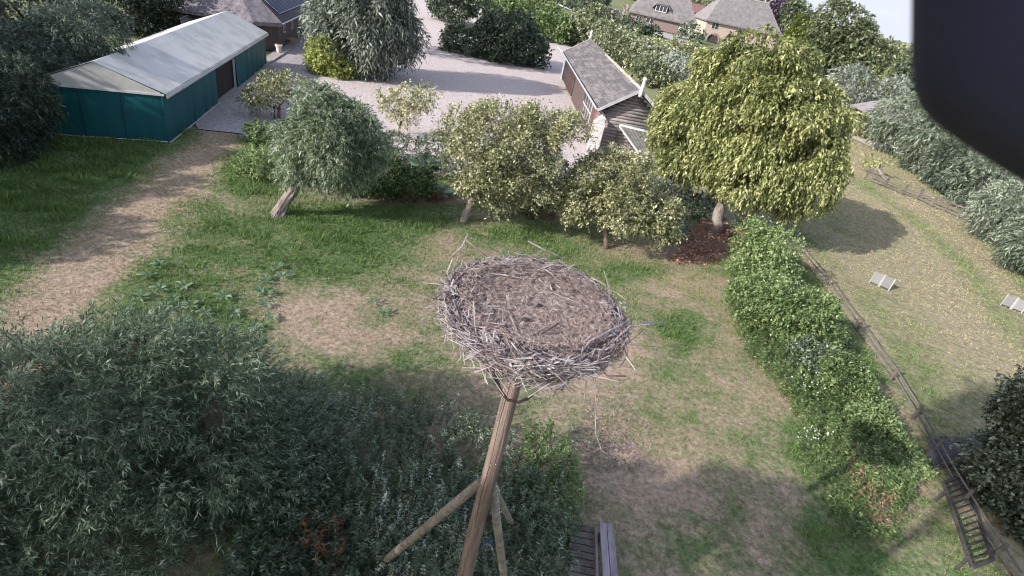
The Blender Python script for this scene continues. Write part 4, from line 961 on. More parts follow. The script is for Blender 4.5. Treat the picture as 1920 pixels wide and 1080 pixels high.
# ================================================================== FAR HOUSES
def house(name, label, b0p, b1p, dep, ez, rz, hipk, group, wallm, roofm='thatch_far', wins=(), chim=None, dormer=None):
    b0_, b1_ = G(*b0p), G(*b1p); hv_ = b1_ - b0_; Ln = hv_.length; hv_.normalize(); hu_ = Vector((-hv_.y, hv_.x, 0))
    if hu_.y < 0: hu_ = -hu_
    r = at_thing(name, label, 'house', b0_, group)
    def Q(a, b, z): return b0_ + hv_ * a + hu_ * b + Z * z
    MB().box(Q(Ln / 2, .15, ez / 2), Ln, .3, ez, hv_, hu_).build('wall', MT[wallm], r); MB().box(Q(Ln / 2, dep - .15, ez / 2), Ln, .3, ez, hv_, hu_).build('wall', MT[wallm], r)
    for a in (.15, Ln - .15): MB().box(Q(a, dep / 2, ez / 2), .3, dep - .62, ez, hv_, hu_).build('wall', MT[wallm], r)
    o = .8; c = [Q(-o, -o, ez - .1), Q(Ln + o, -o, ez - .1), Q(Ln + o, dep + o, ez - .1), Q(-o, dep + o, ez - .1)]
    ra, rb = Q(hipk * dep, dep / 2, rz), Q(Ln - hipk * dep, dep / 2, rz)
    rf_ = slab([c[0], c[1], rb, ra], 'roof', MT[roofm], r, .4); slab([c[1], c[2], rb], 'roof', MT[roofm], r, .4); slab([c[2], c[3], ra, rb], 'roof', MT[roofm], r, .4); slab([c[3], c[0], ra], 'roof', MT[roofm], r, .4)
    MB().bar(ra, rb, .5, .35).build('ridge_cap', MT['moss'], r)
    for (a, z, w_, h_) in wins:
        f_ = MB().box(Q(a * Ln, -.06, z), w_, .12, h_, hv_, hu_).build('window', MT['white'], r)
        for s1 in (-.25, .25): MB().box(Q(a * Ln + s1 * w_, -.14, z), w_ * .40, .04, h_ * .8, hv_, hu_).build('pane', MT['glass'], f_)
    if chim:
        p = ra.lerp(rb, chim); MB().box(p + Z * .6, 1.3, 1.0, 2.2, hv_, hu_).build('chimney', MT['pinkbrick'], r)
    if dormer:
        a, z, w_, h_ = dormer; t = (z - ez) / (rz - ez); p = Q(a * Ln, -o + (dep / 2 + o) * t - .9, z)
        f_ = MB().box(p, w_, .3, h_, hv_, hu_).build('dormer_window', MT['white'], r)
        for k in range(3): MB().box(p - hu_ * .17 + hv_ * ((k - 1) * w_ * .31), w_ * .24, .05, h_ * .75, hv_, hu_).build('pane', MT['glass'], f_)
        slab([p + hv_ * (w_ * .75) + Z * h_ * .1 - hu_ * .5, p + hv_ * (w_ * .45) + Z * h_ * .75 - hu_ * .5, p + hv_ * (w_ * .45) + Z * h_ * .9 + hu_ * 3.5, p + hv_ * (w_ * .9) + Z * h_ * .1 + hu_ * 2.5], 'dormer_cheek', MT[roofm], r, .3)
        slab([p - hv_ * (w_ * .75) + Z * h_ * .1 - hu_ * .5, p - hv_ * (w_ * .45) + Z * h_ * .75 - hu_ * .5, p - hv_ * (w_ * .45) + Z * h_ * .9 + hu_ * 3.5, p - hv_ * (w_ * .9) + Z * h_ * .1 + hu_ * 2.5], 'dormer_cheek', MT[roofm], r, .3)
        slab([p - hv_ * (w_ * .5) + Z * h_ * .7 - hu_ * .7, p + hv_ * (w_ * .5) + Z * h_ * .7 - hu_ * .7, p + hv_ * (w_ * .5) + Z * h_ * .95 + hu_ * 3.5, p - hv_ * (w_ * .5) + Z * h_ * .95 + hu_ * 3.5], 'dormer_roof', MT[roofm], r, .3)
    return r, Q, Ln
HG = 'thatched houses beyond the garden'
house('thatched_house', 'thatched house with white framed dormer window and brown ground floor', (1180, 44), (1296, 70), 11, 3.4, 10.5, .35, HG, 'brick', wins=((.12, 1.9, 1.6, 1.4), (.30, 1.9, 2.2, 1.5), (.86, 1.9, 2.0, 1.6)), chim=.8, dormer=(.42, 5.6, 3.4, 1.9))
house('thatched_house', 'pale pink thatched house with chimney, partly behind the golden tree', (1318, 64), (1450, 92), 12, 4.6, 13, .42, HG, 'pinkbrick', wins=((.12, 3.2, 2.4, 2.2), (.5, 2.6, 3.5, 2.4)), chim=.35)
house('red_roof_house', 'small house with red tiled roof between the thatched houses', (1296, 34), (1330, 40), 9, 3.0, 7, .2, None, 'pinkbrick', 'redtile')
gw = at_thing('garden_wall', 'pink brick garden wall and gatepost left of the thatched house', 'wall', G(1125, 26))
a_, b_ = G(1122, 24), G(1166, 38)
nseg = 8
for k in range(nseg): p0_, p1_ = a_.lerp(b_, k / nseg), a_.lerp(b_, (k + .96) / nseg); MB().bar(p0_ + Z * 1.1, p1_ + Z * 1.1, .35, 2.2).build('wall_segment', MT['pinkbrick'], gw)
MB().bar(a_ + Z * 2.3, b_ + Z * 2.3, .6, .2).build('coping', MT['white'], gw)
MB().box(b_ + Z * 2.2, 1.3, 1.3, 4.4).build('gatepost', MT['pinkbrick'], gw)
for px, lb in (((1188, 34), 'white sheeted garden furniture nearest the brick gatepost'), ((1208, 40), 'white sheeted garden furniture below the house windows')):
    p = G(*px); b = MB().blob(p + Z * .6, 1.6, 1.2, .75, 9, 5, .25); tag(b.build('covered_furniture', MT['white'], smooth=True), lb, 'garden furniture', 'covered furniture on the far terrace')
# terrace and lawn strips by the far houses
poly_sheet('terrace', [to_np(G(*p)) for p in ((1200, 48), (1250, 62), (1300, 78), (1306, 88), (1262, 76), (1215, 60))], .03, MT['kerb'])
poly_sheet('far_lawn', [to_np(G(*p)) for p in ((1205, 56), (1260, 72), (1290, 86), (1240, 90), (1200, 76))], .015, mat('far_lawn', [(.06, .09, .03), (.13, .16, .06)], .5, .95, world=True))
ar = at_thing('wooden_arch', 'round topped brown garden arch in front of the pink house', 'arch', G(1334, 80))
p = G(1334, 80); MB().tube([p + Vector((1.9 * math.cos(t), 0, 2.3 * math.sin(t) + .2)) for t in np.linspace(0, math.pi, 13)], .28, 8).build('arch_beam', MT['brick'], ar, smooth=True)
MB().box(p + Z * 1.0 + Vector((0, .3, 0)), 3.2, .2, 2.0).build('arch_door', MT['dark_wood'], ar)
# street lamp
sl0 = G(1070, 46); lm = at_thing('street_lamp', 'pale bent street lamp rising from the trees left of the cabin', 'street lamp', sl0)
t0 = V(sl0, 1073, 22); tt = V(sl0, 1069, 18); t1 = V(sl0, 1056, 12)
MB().tube([sl0, sl0.lerp(t0, .9), t0, tt, t1], [.16, .12, .11, .1, .09], 8).build('mast', MT['pipe'], lm, smooth=True)
MB().bar(t1, t1 + (t1 - tt) * .7 , .5, .25).build('lamp_head', MT['white'], lm)
# building fragment at the top left behind the dark trees
ol = G(282, 38); ou = (G(345, 20) - ol).normalized(); ow = Vector((-ou.y, ou.x, 0)); 
if ow.y < 0: ow = -ow
bl = at_thing('garden_building', 'dark walled building with pale roof edge behind the left trees', 'building', ol)
MB().box(ol + ou * 4 + ow * 3 + Z * 1.4, 8, 6, 2.8, ou, ow).build('wall', MT['barnwall'], bl)
slab([ol - ou * .5 - ow * .6 + Z * 2.8, ol + ou * 8.5 - ow * .6 + Z * 2.8, ol + ou * 8.5 + ow * 3 + Z * 4.2, ol - ou * .5 + ow * 3 + Z * 4.2], 'roof', MT['pipe'], bl, .15)
slab([ol - ou * .5 + ow * 6.6 + Z * 2.8, ol + ou * 8.5 + ow * 6.6 + Z * 2.8, ol + ou * 8.5 + ow * 3 + Z * 4.2, ol - ou * .5 + ow * 3 + Z * 4.2], 'roof', MT['pipe'], bl, .15)
# ================================================================== TREES, SHRUBS
# near willow, lower left
def near_willow():
    B = Vector((-5.6, 7.6, 0)); root = at_thing('willow_tree', 'big dark narrow-leaved willow filling the lower left corner', 'tree', B)
    lobes_px = [(140, 900, 260, 190), (330, 790, 230, 150), (470, 940, 150, 150), (60, 760, 190, 110), (300, 1010, 280, 130), (520, 830, 90, 90), (210, 700, 150, 80), (400, 690, 110, 70), (80, 1060, 160, 110), (480, 1080, 170, 120), (-20, 900, 120, 160), (300, 1100, 240, 120)]
    lobes, area = lobes_from_px(B, lobes_px, .9)
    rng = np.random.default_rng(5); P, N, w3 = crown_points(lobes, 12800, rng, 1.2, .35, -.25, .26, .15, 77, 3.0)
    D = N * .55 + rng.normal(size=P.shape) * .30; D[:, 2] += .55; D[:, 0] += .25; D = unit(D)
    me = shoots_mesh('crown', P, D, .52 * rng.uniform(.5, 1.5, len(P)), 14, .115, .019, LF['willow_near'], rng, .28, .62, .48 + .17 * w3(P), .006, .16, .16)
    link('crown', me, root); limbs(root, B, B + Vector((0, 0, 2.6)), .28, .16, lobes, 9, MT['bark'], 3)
near_willow()
# right hand dark tree
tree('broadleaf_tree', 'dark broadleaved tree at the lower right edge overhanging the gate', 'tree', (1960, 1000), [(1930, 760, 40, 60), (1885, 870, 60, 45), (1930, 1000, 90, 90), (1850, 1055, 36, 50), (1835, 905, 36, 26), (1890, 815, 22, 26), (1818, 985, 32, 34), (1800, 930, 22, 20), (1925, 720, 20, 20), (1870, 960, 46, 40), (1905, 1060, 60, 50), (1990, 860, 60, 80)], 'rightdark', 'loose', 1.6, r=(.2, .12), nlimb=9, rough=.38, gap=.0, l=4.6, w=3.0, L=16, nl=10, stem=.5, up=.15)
# left dark tree group
LG = 'dark trees along the left side'
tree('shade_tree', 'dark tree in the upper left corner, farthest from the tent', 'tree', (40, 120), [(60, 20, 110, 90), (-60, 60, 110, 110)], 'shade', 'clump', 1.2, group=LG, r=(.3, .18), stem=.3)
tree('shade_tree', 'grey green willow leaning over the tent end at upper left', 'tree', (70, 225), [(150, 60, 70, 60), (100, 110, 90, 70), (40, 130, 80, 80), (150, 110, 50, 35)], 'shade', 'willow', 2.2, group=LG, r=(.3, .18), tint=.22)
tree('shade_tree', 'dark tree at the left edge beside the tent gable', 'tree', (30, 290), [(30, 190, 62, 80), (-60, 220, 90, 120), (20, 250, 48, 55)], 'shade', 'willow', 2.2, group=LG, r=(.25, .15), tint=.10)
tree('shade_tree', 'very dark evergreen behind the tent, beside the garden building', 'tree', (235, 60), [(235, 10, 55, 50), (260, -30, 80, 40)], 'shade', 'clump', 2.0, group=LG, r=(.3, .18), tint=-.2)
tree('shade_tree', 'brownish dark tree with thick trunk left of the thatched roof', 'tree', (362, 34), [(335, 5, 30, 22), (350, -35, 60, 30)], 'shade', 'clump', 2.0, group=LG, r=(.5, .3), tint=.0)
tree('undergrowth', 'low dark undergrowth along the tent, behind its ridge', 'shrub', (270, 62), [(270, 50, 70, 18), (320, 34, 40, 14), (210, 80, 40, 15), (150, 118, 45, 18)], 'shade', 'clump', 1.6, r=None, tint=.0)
# shade trees that stand left of and behind the camera (their shade reaches the lawn)
def offtree(label, B, lobes, leaf, n, r=.25, kind='clump', group=None):
    root = at_thing('shade_tree', label, 'tree', Vector(B), group)
    sp = dict(SPECS[kind]); sp.update(L=.5, l=.34, w=.22, gap=-.2)
    crown('crown', lobes, n, sp, LF[leaf], root, 7 + int(abs(B[0]) * 3)); limbs(root, Vector(B), Vector((B[0], B[1], lobes[0][0][2] - lobes[0][1][2] * .4)), r, r * .6, lobes, 6, MT['bark'], 3)
OG = 'tall trees left of the garden'
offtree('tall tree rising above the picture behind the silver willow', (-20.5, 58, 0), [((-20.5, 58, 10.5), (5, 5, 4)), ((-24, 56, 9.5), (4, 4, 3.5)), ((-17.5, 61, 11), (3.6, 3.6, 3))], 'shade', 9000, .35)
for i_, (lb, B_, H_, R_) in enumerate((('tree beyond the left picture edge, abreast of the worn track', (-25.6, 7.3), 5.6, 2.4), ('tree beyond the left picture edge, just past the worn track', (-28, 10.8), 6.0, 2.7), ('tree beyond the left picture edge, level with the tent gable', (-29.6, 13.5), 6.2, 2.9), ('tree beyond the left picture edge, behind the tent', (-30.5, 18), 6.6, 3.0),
        ('tallest tree behind the camera, farthest left', (-23, -6), 12.5, 2.6), ('tall tree behind the camera, second from the left', (-14, -6.5), 13.5, 2.6), ('unseen tall tree added behind the camera to shade the meadow', (-3.3, -.2), 15.2, 2.3))):  # last tree is added to shade the meadow, its trunk kept thin
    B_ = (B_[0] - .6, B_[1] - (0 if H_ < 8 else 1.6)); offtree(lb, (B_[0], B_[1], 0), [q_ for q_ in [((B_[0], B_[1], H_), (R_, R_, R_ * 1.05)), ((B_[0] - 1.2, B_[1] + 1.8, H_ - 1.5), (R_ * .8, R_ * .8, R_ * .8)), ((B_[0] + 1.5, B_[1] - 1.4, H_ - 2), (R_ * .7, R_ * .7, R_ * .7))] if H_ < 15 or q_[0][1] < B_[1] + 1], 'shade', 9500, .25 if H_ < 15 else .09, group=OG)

# pollard willow with leaning stump trunk
def pollard():
    B = G(520, 403); root = at_thing('pollard_willow', 'pale green pollard willow on a leaning bleached trunk stump', 'tree', B)
    lobes, area = lobes_from_px(B, [(612, 250, 78, 70), (598, 300, 50, 34), (655, 235, 46, 48), (660, 305, 44, 34), (605, 203, 54, 34), (550, 262, 36, 42), (640, 338, 32, 20), (572, 315, 40, 26), (690, 270, 34, 40)], 1.0)
    sp = spec_at('willow', B, dens=1, rough=.2, l=4.6, w=1.15, up=.25)
    crown('crown', lobes, area * 3.0, sp, LF['willow_mid'], root, 31)
    a_ = B; b_ = V(B, 552, 352); rnd = random.Random(5)
    MB().tube([a_ - Z * .05, a_.lerp(b_, .15), a_.lerp(b_, .5), a_.lerp(b_, .85), b_ + Z * .1], [.31, .26, .225, .22, .24], 16, jit=.25, rnd=rnd).build('trunk', MT['bark_grey'], root)
    for i in range(6):
        c = Vector(lobes[i][0]); MB().tube([b_, b_.lerp(c, .5) + Z * .15, c], [.10, .07, .03], 7).build('limb', MT['bark_grey'], root, smooth=True)
pollard()
tree('silver_willow', 'drooping silver grey willow on the gravel island by the barn', 'tree', (690, 142), [(690, 40, 80, 62), (640, 60, 55, 60), (735, 50, 50, 45), (690, -10, 80, 50), (670, 105, 55, 30), (610, 20, 30, 30), (670, -80, 90, 60)], 'willow_grey', 'willow', 2.0, r=(.3, .2), nlimb=6, up=-.25, droop=.75, l=6.5, w=1.6, L=14, nl=8)
tree('yellow_green_bush', 'bright yellow green bush at the silver willow’s left foot', 'bush', (615, 140), [(612, 100, 34, 36), (630, 125, 40, 25), (600, 125, 25, 22)], 'lime', 'clump', 2.2, r=(.08, .05), nlimb=3)
tree('apple_tree', 'small round-headed tree with a stake, nearest the tent door', 'tree', (522, 224), [(500, 172, 34, 20), (545, 160, 30, 18), (474, 190, 20, 16), (515, 152, 26, 12)], 'apple', 'loose', 2.0, r=(.09, .07), nlimb=5, trunk=(525, 195), droop=.5)
MBx = at_thing('tree_stake', 'short dark stake beside the small tree near the tent door', 'stake', G(515, 226)); p = G(515, 226); MB().tube([p, p + Z * 1.0], .05, 8).build('stake_post', MT['dark_wood'], MBx); MB().bar(p + Z * .9, p + Z * .9 + Vector((.3, 0, 0)), .04, .05).build('tie', MT['black'], MBx)
tree('apple_tree', 'small thin-trunked tree with pale leaves standing on the gravel edge', 'tree', (747, 256), [(770, 186, 36, 18), (740, 200, 26, 18), (800, 180, 24, 14), (760, 218, 20, 14), (722, 185, 14, 12)], 'apple', 'loose', 1.9, r=(.07, .06), nlimb=6, trunk=(750, 232), tint=.12)
tree('apple_tree', 'large spreading apple tree with pale trunk in the middle of the garden', 'tree', (869, 415), [(920, 265, 80, 55), (900, 320, 70, 50), (980, 290, 75, 55), (950, 225, 60, 32), (990, 345, 55, 38), (860, 240, 40, 36), (1020, 240, 55, 26), (1065, 245, 45, 20), (930, 355, 60, 30)], 'apple', 'loose', 1.9, r=(.16, .12), nlimb=10, trunk=(884, 372), bark='bark_grey', tint=.12, stem=.4, gap=.12, rough=.42, inner=.3, up=.9, L=12)
tree('apple_tree', 'bushy yellow green apple tree in front of the corrugated lean-to', 'tree', (1138, 466), [(1130, 350, 70, 45), (1170, 330, 60, 38), (1100, 380, 55, 35), (1180, 395, 70, 42), (1230, 420, 45, 38), (1125, 318, 30, 18), (1250, 405, 32, 25)], 'apple', 'loose', 2.5, r=(.10, .08), nlimb=8, tint=.06, stem=.4, gap=.05, rough=.34)
tree('golden_tree', 'large rounded golden green tree with hanging foliage right of the cabin', 'tree', (1340, 432), [(1400, 190, 125, 115), (1330, 250, 95, 95), (1470, 260, 110, 120), (1400, 125, 90, 52), (1465, 135, 75, 52), (1510, 190, 55, 55), (1430, 315, 110, 62), (1500, 340, 80, 60), (1290, 200, 60, 70), (1305, 295, 60, 40), (1530, 240, 50, 80)], 'golden', 'droop', 1.65, r=(.30, .22), nlimb=9, trunk=(1357, 372), bark='bark_grey', nl=9, stem=.3, gap=-.05, rough=.22, tvar=.2)
tree('rust_spray', 'small rust coloured dead spray inside the golden tree', 'branch', (1505, 420), [(1518, 335, 9, 16)], 'rust', 'droop', 2.5, r=None, base=G(1420, 405))
# garden bed behind the trees
BED = 'clipped hedges in the garden bed'
def hedge(label, lp, leaf, dens=2.2, kind='clump', base=None, **kw):
    bx = base or (lp[0][0], lp[0][1] + lp[0][3])
    return tree('hedge', label, 'hedge', bx, lp, leaf, kind, dens, r=None, crownname='foliage', **kw)
hedge('dark clipped hedge between the small thin tree and the apple tree', [(760, 285, 60, 28), (810, 290, 45, 28), (710, 280, 34, 26)], 'bluegreen', 2.2, kind='fine', group=BED)
hedge('dark hedge right of the large apple tree trunk', [(1040, 330, 40, 34), (1010, 345, 30, 25)], 'darkhedge', group=BED, tint=.1)
hedge('low clipped hedge in front of the weathered beam', [(1270, 372, 52, 24), (1315, 385, 32, 22), (1235, 360, 26, 18)], 'bluegreen', kind='fine', group=BED, tint=-.05)
tree('shrub', 'olive shrub with reddish tips left of the pollard willow', 'shrub', (490, 275), [(490, 250, 28, 22), (510, 262, 30, 20)], 'green', 'clump', 2.0, r=None, tint=-.05)
tree('shrub', 'fresh green shrub left of the pollard willow’s foot', 'shrub', (500, 330), [(500, 305, 50, 28), (470, 312, 30, 20), (545, 330, 40, 20)], 'green', 'fine', 2.2, r=None, tint=.12)
tree('shrub', 'mixed green shrubs right of the pollard willow', 'shrub', (710, 365), [(715, 330, 60, 34), (770, 345, 50, 26), (680, 345, 40, 28)], 'green', 'clump', 2.2, r=None, tint=-.12)
tree('shrub', 'green shrub below the large apple tree’s right side', 'shrub', (1010, 395), [(1010, 378, 50, 20), (950, 385, 50, 18)], 'apple', 'clump', 2.0, r=None, tint=-.1)
tree('shrub', 'grey leaved shrub under the bushy apple tree’s right edge', 'shrub', (1255, 445), [(1255, 425, 34, 26), (1225, 440, 24, 18)], 'willow_grey', 'clump', 2.0, r=None)
tree('rust_shrub', 'rusty brown shrub in the garden bed', 'shrub', (755, 368), [(750, 358, 18, 10), (815, 362, 16, 10)], 'rust', 'fine', 1.6, r=None, tint=-.3)
# big leaves (butterbur) in the bed
def rosette(name, label, px, n, ll, lw, leaf, hgt, group=None, cat='plant', seed=0, zoff=0.0):
    c = G(*px); root = at_thing(name, label, cat, c, group); rnd = random.Random(seed)
    for i in range(n):
        a_ = 6.283 * i / n + rnd.uniform(-.3, .3); d = Vector((math.cos(a_), math.sin(a_), 0)); s_ = rnd.uniform(.7, 1.15)
        base = c + Z * (zoff + hgt * rnd.uniform(.3, 1)) + d * ll * .15; tip = base + d * ll * s_ + Z * (ll * .12); wv_ = Vector((-d.y, d.x, 0)) * lw * .5 * s_
        b = MB(); up = Z * (.12 * lw)
        m1, m2 = base.lerp(tip, .35) + Z * ll * .12, base.lerp(tip, .7) + Z * ll * .14
        b.add([base, m1 - wv_ + up, m1, m1 + wv_ + up, m2 - wv_ * .8 + up, m2, m2 + wv_ * .8 + up, tip], [(0, 2, 1), (0, 3, 2), (1, 2, 5, 4), (2, 3, 6, 5), (4, 5, 7), (5, 6, 7)])
        o = b.build('leaf', LF[leaf], root); at_ = o.data.attributes.new('var', 'FLOAT', 'POINT'); at_.data.foreach_set('value', [min(.95, max(.05, rnd.gauss(.5, .2)))] * 8)
    return root
rosette('broad_leaved_plant', 'plant with very large round grey green leaves beside the dark clipped hedge', (795, 330), 6, .95, .9, 'hosta', .5, seed=3, zoff=.3)
rosette('broad_leaved_plant', 'plant with large round leaves at the bed edge near the apple trunk', (825, 368), 7, .75, .7, 'hosta', .25, seed=5)
WG = 'dock weeds on the lawn'
wp = [(300, 545), (325, 565), (345, 540), (360, 575), (310, 580), (490, 548), (500, 555), (510, 600), (498, 575), (385, 590), (440, 590), (345, 610), (278, 520), (530, 520), (520, 505), (500, 530), (300, 500), (265, 560), (235, 590), (420, 560), (380, 620), (480, 618), (720, 590), (700, 570)]
for i, p in enumerate(wp): rosette('dock_weed', 'broad leaved dock weed growing in the green lawn', p, 8, .27, .11, 'hosta', .12, WG, 'weed', seed=i + 40)

# hedges and trees round the yard and beyond
YG = 'dark yews at the gravel yard'
tree('yew', 'dark yew bush at the top edge between the two gravel lanes', 'bush', (850, 44), [(852, 12, 44, 26), (880, 0, 40, 22), (825, 5, 20, 22)], 'darkhedge', 'clump', 2.2, group=YG, r=None)
tree('yew', 'wide dark yew bush on the yard left of the cabin', 'bush', (930, 112), [(880, 82, 55, 22), (930, 80, 60, 38), (980, 90, 50, 34), (1005, 100, 28, 24), (960, 60, 60, 26), (845, 90, 25, 14)], 'darkhedge', 'clump', 2.4, group=YG, r=None, tint=.14)
FG = 'garden trees beyond the yard'
ft = [('bush of green leaves left of the street lamp', (1000, 70), [(990, 30, 60, 36), (1030, 50, 45, 36), (945, 30, 50, 26)], 'green', .0), ('tree with brown tinged top at the top edge above the yew', (960, 20), [(960, -8, 60, 24), (900, -15, 40, 18)], 'far', .05),
      ('round green tree right of the street lamp', (1110, 90), [(1110, 55, 50, 36), (1085, 75, 36, 28), (1060, 80, 40, 36), (1150, 80, 40, 26)], 'far', -.05), ('olive green tree directly behind the cabin ridge', (1180, 125), [(1180, 95, 55, 28), (1215, 110, 48, 30), (1150, 70, 50, 24)], 'far', .08),
      ('pale grey bush behind the cabin’s far roof slope', (1262, 150), [(1262, 135, 26, 36)], 'willow_grey', .25), ('green bush between the cabin roof and the golden tree', (1225, 160), [(1232, 150, 40, 26), (1215, 125, 30, 20)], 'far', -.1),
      ('green tree at the top edge above the street lamp', (1075, 18), [(1080, -12, 70, 30), (1020, 0, 40, 30)], 'bluegreen', .1), ('dark green bush on the far terrace', (1300, 78), [(1297, 62, 24, 16)], 'bluegreen', .1),
      ('dark low hedge in front of the far house', (1200, 62), [(1180, 52, 45, 9), (1215, 64, 30, 9), (1150, 42, 30, 8)], 'darkhedge', .1), ('climbing shrub on the far house wall', (1232, 52), [(1232, 42, 18, 9)], 'bluegreen', -.05),
      ('mixed flower border before the far terrace', (1240, 95), [(1250, 92, 50, 12), (1290, 100, 35, 14)], 'apple', .05)]
for lb, bp, lp, lf, ti in ft: tree('garden_tree', lb, 'tree', bp, lp, lf, 'clump', 2.0, group=FG, r=(.3, .2), nlimb=3, tint=ti, nl=5)
SG = 'tall trees against the sky'
tree('copper_beech', 'dark purple copper beech behind the pink thatched house', 'tree', (1440, 60), [(1430, 14, 48, 30), (1400, 4, 40, 18), (1470, 30, 30, 26)], 'purple', 'clump', 2.2, group=SG, r=(.6, .4))
tree('sky_tree', 'brownish green tree right of the copper beech', 'tree', (1500, 80), [(1490, 25, 24, 30), (1510, 40, 26, 24)], 'far', 'clump', 2.0, group=SG, r=(.4, .3), tint=-.2)
tree('sky_tree', 'yellow green tree in front of the tallest tree', 'tree', (1515, 110), [(1510, 55, 30, 26), (1500, 80, 30, 22)], 'lime', 'clump', 1.8, group=SG, r=(.4, .3), tint=-.25)
tree('sky_tree', 'tallest grey green tree standing against the sky', 'tree', (1590, 165), [(1575, 55, 55, 46), (1600, 90, 50, 40), (1545, 100, 40, 50), (1625, 110, 36, 34), (1590, 130, 50, 40), (1650, 95, 22, 20)], 'far', 'clump', 2.4, group=SG, r=(.6, .4), nlimb=6, rough=.22, tint=-.12)
tree('sky_tree', 'dark tree on the skyline beside the camera housing', 'tree', (1695, 190), [(1695, 150, 30, 34), (1720, 165, 30, 30), (1750, 190, 40, 30)], 'bluegreen', 'clump', 2.2, group=SG, r=(.4, .3), tint=-.1)
for lb, bp, lp, ti in (('far dark wood behind the houses at the top edge', (1280, 20), [(1260, -6, 60, 22), (1330, 4, 50, 18), (1200, -20, 70, 20), (1370, 6, 40, 16)], -.1), ('far hedge line on the skyline beside the camera housing', (1700, 150), [(1690, 112, 30, 26), (1725, 120, 30, 28), (1655, 100, 20, 20), (1760, 140, 30, 26)], .0)):
    tag(tree('distant_wood', lb, 'wood', bp, lp, 'far', 'clump', 2.0, r=None, tint=ti))
RG = 'willows in the row along the meadow'
row = [('grey leaved willow above the pavilion roof', (1600, 222), [(1595, 160, 34, 36), (1580, 195, 30, 24), (1610, 190, 26, 26)], 'willow_grey', .1), ('silvery willow rising behind the pavilion', (1660, 235), [(1665, 175, 30, 30), (1650, 205, 34, 28)], 'willow_grey', .15),
       ('rounded willow just right of the pavilion', (1683, 293), [(1695, 225, 44, 42), (1705, 255, 36, 30)], 'rowwillow', .12), ('willow over the second visible trunk of the row', (1722, 325), [(1750, 262, 48, 46), (1745, 295, 40, 26)], 'rowwillow', .02),
       ('willow behind the small wooden trestle', (1757, 352), [(1800, 305, 52, 46), (1785, 335, 42, 26)], 'rowwillow', -.02), ('willow above the end of the post and rail fence', (1788, 382), [(1850, 345, 55, 50), (1835, 385, 46, 32)], 'rowwillow', .03),
       ('willow at the right edge with pale top', (1850, 450), [(1900, 390, 58, 55), (1880, 430, 40, 32)], 'rowwillow', .08), ('willow at the right edge, lowest of the row', (1930, 520), [(1960, 450, 60, 60), (1935, 480, 40, 30)], 'rowwillow', -.05),
       ('yellow green willow between the pavilion willows', (1640, 215), [(1640, 165, 20, 30)], 'lime', -.2)]
for lb, bp, lp, lf, ti in row: tree('row_willow', lb, 'tree', bp, lp, lf, 'willow', 2.6, group=RG, r=(.28, .2), nlimb=5, bark='bark_grey', tint=ti, droop=.6, up=.15)
tree('round_bush', 'round leafy bush in front of the pavilion', 'bush', (1628, 262), [(1628, 235, 24, 24), (1640, 245, 16, 16)], 'apple', 'clump', 2.2, r=(.2, .12), tint=-.1)
# fallen, half dead tree on the meadow
B = G(1662, 340); ftree = at_thing('fallen_tree', 'leaning half dead tree with yellow leaves inside the rail fence', 'tree', B)
tp = V(B, 1640, 308); MB().tube([B, B.lerp(tp, .5), tp], [.16, .12, .05], 8).build('trunk', MT['bark_grey'], ftree, smooth=True)
for px in ((1628, 295), (1650, 290), (1668, 306), (1632, 320), (1655, 300)): q = V(B, *px); MB().tube([B.lerp(tp, .55), B.lerp(tp, .8).lerp(q, .5) + Z * .1, q], [.06, .04, .02], 6).build('limb', MT['bark_grey'], ftree, smooth=True)
lobes, area = lobes_from_px(B, [(1633, 300, 10, 10), (1658, 303, 12, 6), (1640, 310, 12, 7)]); crown('crown', lobes, area * 1.4, spec_at('clump', B), LF['golden'], ftree, 91)

# vegetation strip along the fence
tree('shrub', 'pale light green tall shrub beside the rusty litter', 'shrub', (1415, 530), [(1420, 470, 40, 45), (1440, 510, 50, 40), (1405, 440, 28, 28), (1460, 470, 35, 28)], 'green', 'loose', 2.3, r=None, tint=.12, rough=.4, gap=.0, L=12)
tree('shrub', 'dense green shrub thicket in the middle of the strip along the fence', 'shrub', (1470, 640), [(1440, 555, 62, 42), (1490, 590, 55, 45), (1400, 560, 34, 28), (1525, 575, 34, 36), (1440, 625, 60, 30), (1500, 650, 55, 34), (1540, 630, 34, 34)], 'green', 'loose', 2.3, r=None, tint=-.02, rough=.42, dz=.8, gap=.0, L=12)
tree('shrub', 'dark gap filling bush with pale seed heads between the thickets', 'shrub', (1530, 700), [(1525, 665, 40, 34), (1500, 690, 34, 20)], 'bluegreen', 'loose', 2.0, r=None, tint=.05, dz=.8)
tree('ground_cover', 'low weeds with white flowers spreading below the shrub thicket', 'weeds', (1560, 740), [(1590, 700, 45, 40), (1560, 740, 50, 36), (1615, 745, 45, 36)], 'green', 'loose', 2.2, r=None, dz=.5, tint=-.05)
tree('ground_cover', 'yellow green weeds right along the fence near the tarpaulin', 'weeds', (1660, 840), [(1650, 790, 38, 34), (1680, 840, 34, 42), (1620, 790, 34, 30), (1690, 890, 28, 30)], 'green', 'loose', 2.0, r=None, dz=.6, tint=.1)
for i, (px, sz) in enumerate((((1520, 640), 1), ((1530, 690), 1), ((1550, 672), 1), ((1505, 705), 1), ((1560, 700), 1))):
    pass
rng = np.random.default_rng(8); P = []
for _ in range(150):
    x, y = rng.normal(1535, 25), rng.normal(695, 30); 
    if rng.random() < .3: x, y = rng.normal(1530, 22), rng.normal(815, 10)
    g = G(x, y, .62); P.append(tuple(g))
P = np.array(P); tag(link('white_flowers', shoots_mesh('white_flowers', P, unit(rng.normal(size=P.shape)), .02, 3, .035, .03, leafmat('petals', [(.6, .6, .58), (.75, .75, .72)], .1), rng, 0, .6)), 'scattered small white flowers on the weeds by the fence', 'flowers', kind='stuff')
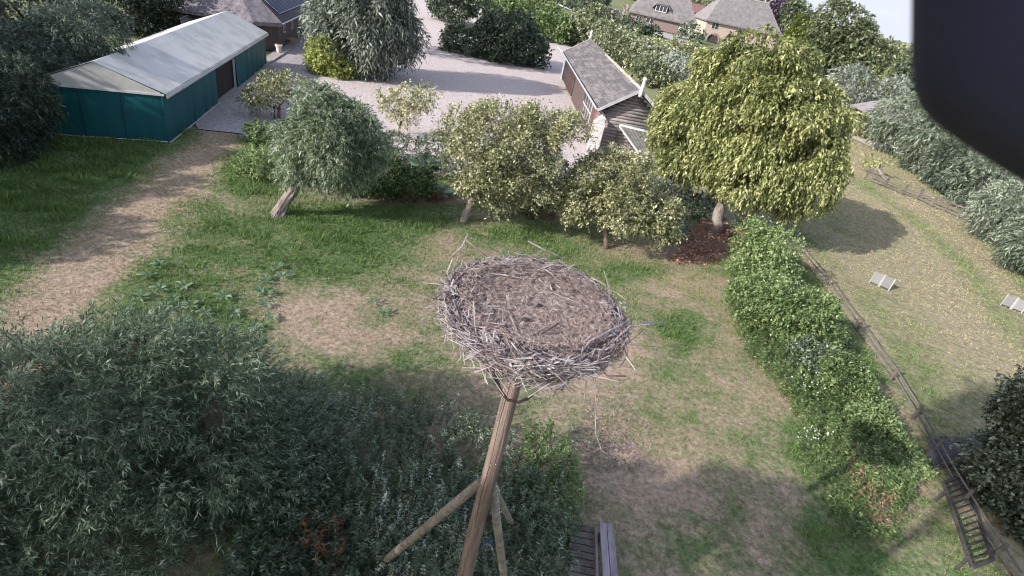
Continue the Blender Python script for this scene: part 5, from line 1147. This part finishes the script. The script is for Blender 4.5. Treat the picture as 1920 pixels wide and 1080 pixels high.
tree('flame_flower', 'single orange flower cluster on the dark shrub', 'flower', (1531, 640), [(1530, 611, 5, 5)], 'rust', 'fine', 2.5, r=None, tint=.3, base=G(1505, 660))

# foreground perennials round the pole foot
def perennials(name, label, polyp, n, hgt, leaf, seed, ll=.085, lw=.026, z_lo=.35, tint=.0, kinds='plants', step=.055):
    rng = np.random.default_rng(seed); pts = []; poly = polyp
    xs = [p[0] for p in poly]; ys = [p[1] for p in poly]
    def inside(x, y):
        c = False; j = len(poly) - 1
        for i in range(len(poly)):
            if (poly[i][1] > y) != (poly[j][1] > y) and x < (poly[j][0] - poly[i][0]) * (y - poly[i][1]) / (poly[j][1] - poly[i][1]) + poly[i][0]: c = not c
            j = i
        return c
    while len(pts) < n:
        x, y = rng.uniform(min(xs), max(xs)), rng.uniform(min(ys), max(ys))
        if inside(x, y): g = G(x, y, hgt * .8); pts.append((g.x, g.y))
    P = []; D = []; Lh = []
    w_ = Waves(1.6, seed)
    for (x, y) in pts:
        h = hgt * rng.uniform(.65, 1.15) * (1 + .25 * float(w_(np.array([[x, y, 0.]]))[0])); P.append((x, y, h * z_lo)); D.append((rng.normal() * .15, rng.normal() * .15, 1)); Lh.append(h * (1 - z_lo))
    P = np.array(P); D = unit(np.array(D)); nl = int(hgt * (1 - z_lo) / step * 2.2)
    t_ = .46 + .18 * Waves(1.1, seed + 1)(P) + tint
    me = shoots_mesh(name, P, D, np.array(Lh), nl, ll, lw, LF[leaf], rng, .02, 1.5, t_, .008, .14, .12)
    return tag(link(name, me), label, kinds, kind='stuff')
perennials('perennial_bed', 'tall dark leafy perennials growing round the pole foot', [(560, 760), (700, 720), (860, 750), (960, 800), (1010, 880), (1060, 960), (1090, 1130), (380, 1150), (440, 1000), (600, 860)], 2100, 1.25, 'bluegreen', 51, tint=.02)
perennials('green_perennials', 'brighter green perennials right of the pole', [(985, 800), (1040, 790), (1090, 850), (1100, 930), (1085, 985), (1010, 985), (975, 900)], 330, 1.0, 'green', 52, tint=-.15)
perennials('blue_perennials', 'pale violet grey seed heads among the plants left of the pole', [(690, 880), (800, 880), (880, 960), (880, 1080), (700, 1080)], 130, 1.45, 'willow_grey', 53, ll=.05, lw=.03, z_lo=.6, tint=-.05)
perennials('rusty_plants', 'rusty brown dying plants beside the big willow', [(570, 960), (640, 960), (640, 1060), (570, 1060)], 32, 1.0, 'rust', 54, tint=-.5)
perennials('fence_weeds', 'wild mixed weeds filling the strip beside the meadow fence', [(1385, 425), (1455, 425), (1520, 530), (1600, 640), (1735, 870), (1700, 940), (1600, 850), (1480, 730), (1400, 640), (1365, 540)], 2100, .72, 'green', 58, ll=.09, lw=.035, z_lo=.15, tint=-.04)
perennials('dry_weeds', 'straw and rust coloured stems among the weeds', [(1560, 760), (1640, 850), (1700, 980), (1640, 980), (1580, 860)], 60, .5, 'litter', 59, ll=.08, lw=.02, z_lo=.2)
perennials('tall_grass', 'long grass fringe where the lawn meets the perennials', [(640, 700), (860, 700), (860, 760), (640, 760)], 260, .5, 'green', 55, ll=.12, lw=.012, tint=-.05)
perennials('strip_weeds', 'green weeds covering the strip between lawn and fence', [(1480, 700), (1560, 720), (1720, 900), (1700, 1010), (1600, 1010), (1500, 850)], 900, .35, 'green', 56, ll=.08, lw=.03, z_lo=.2, tint=-.08)
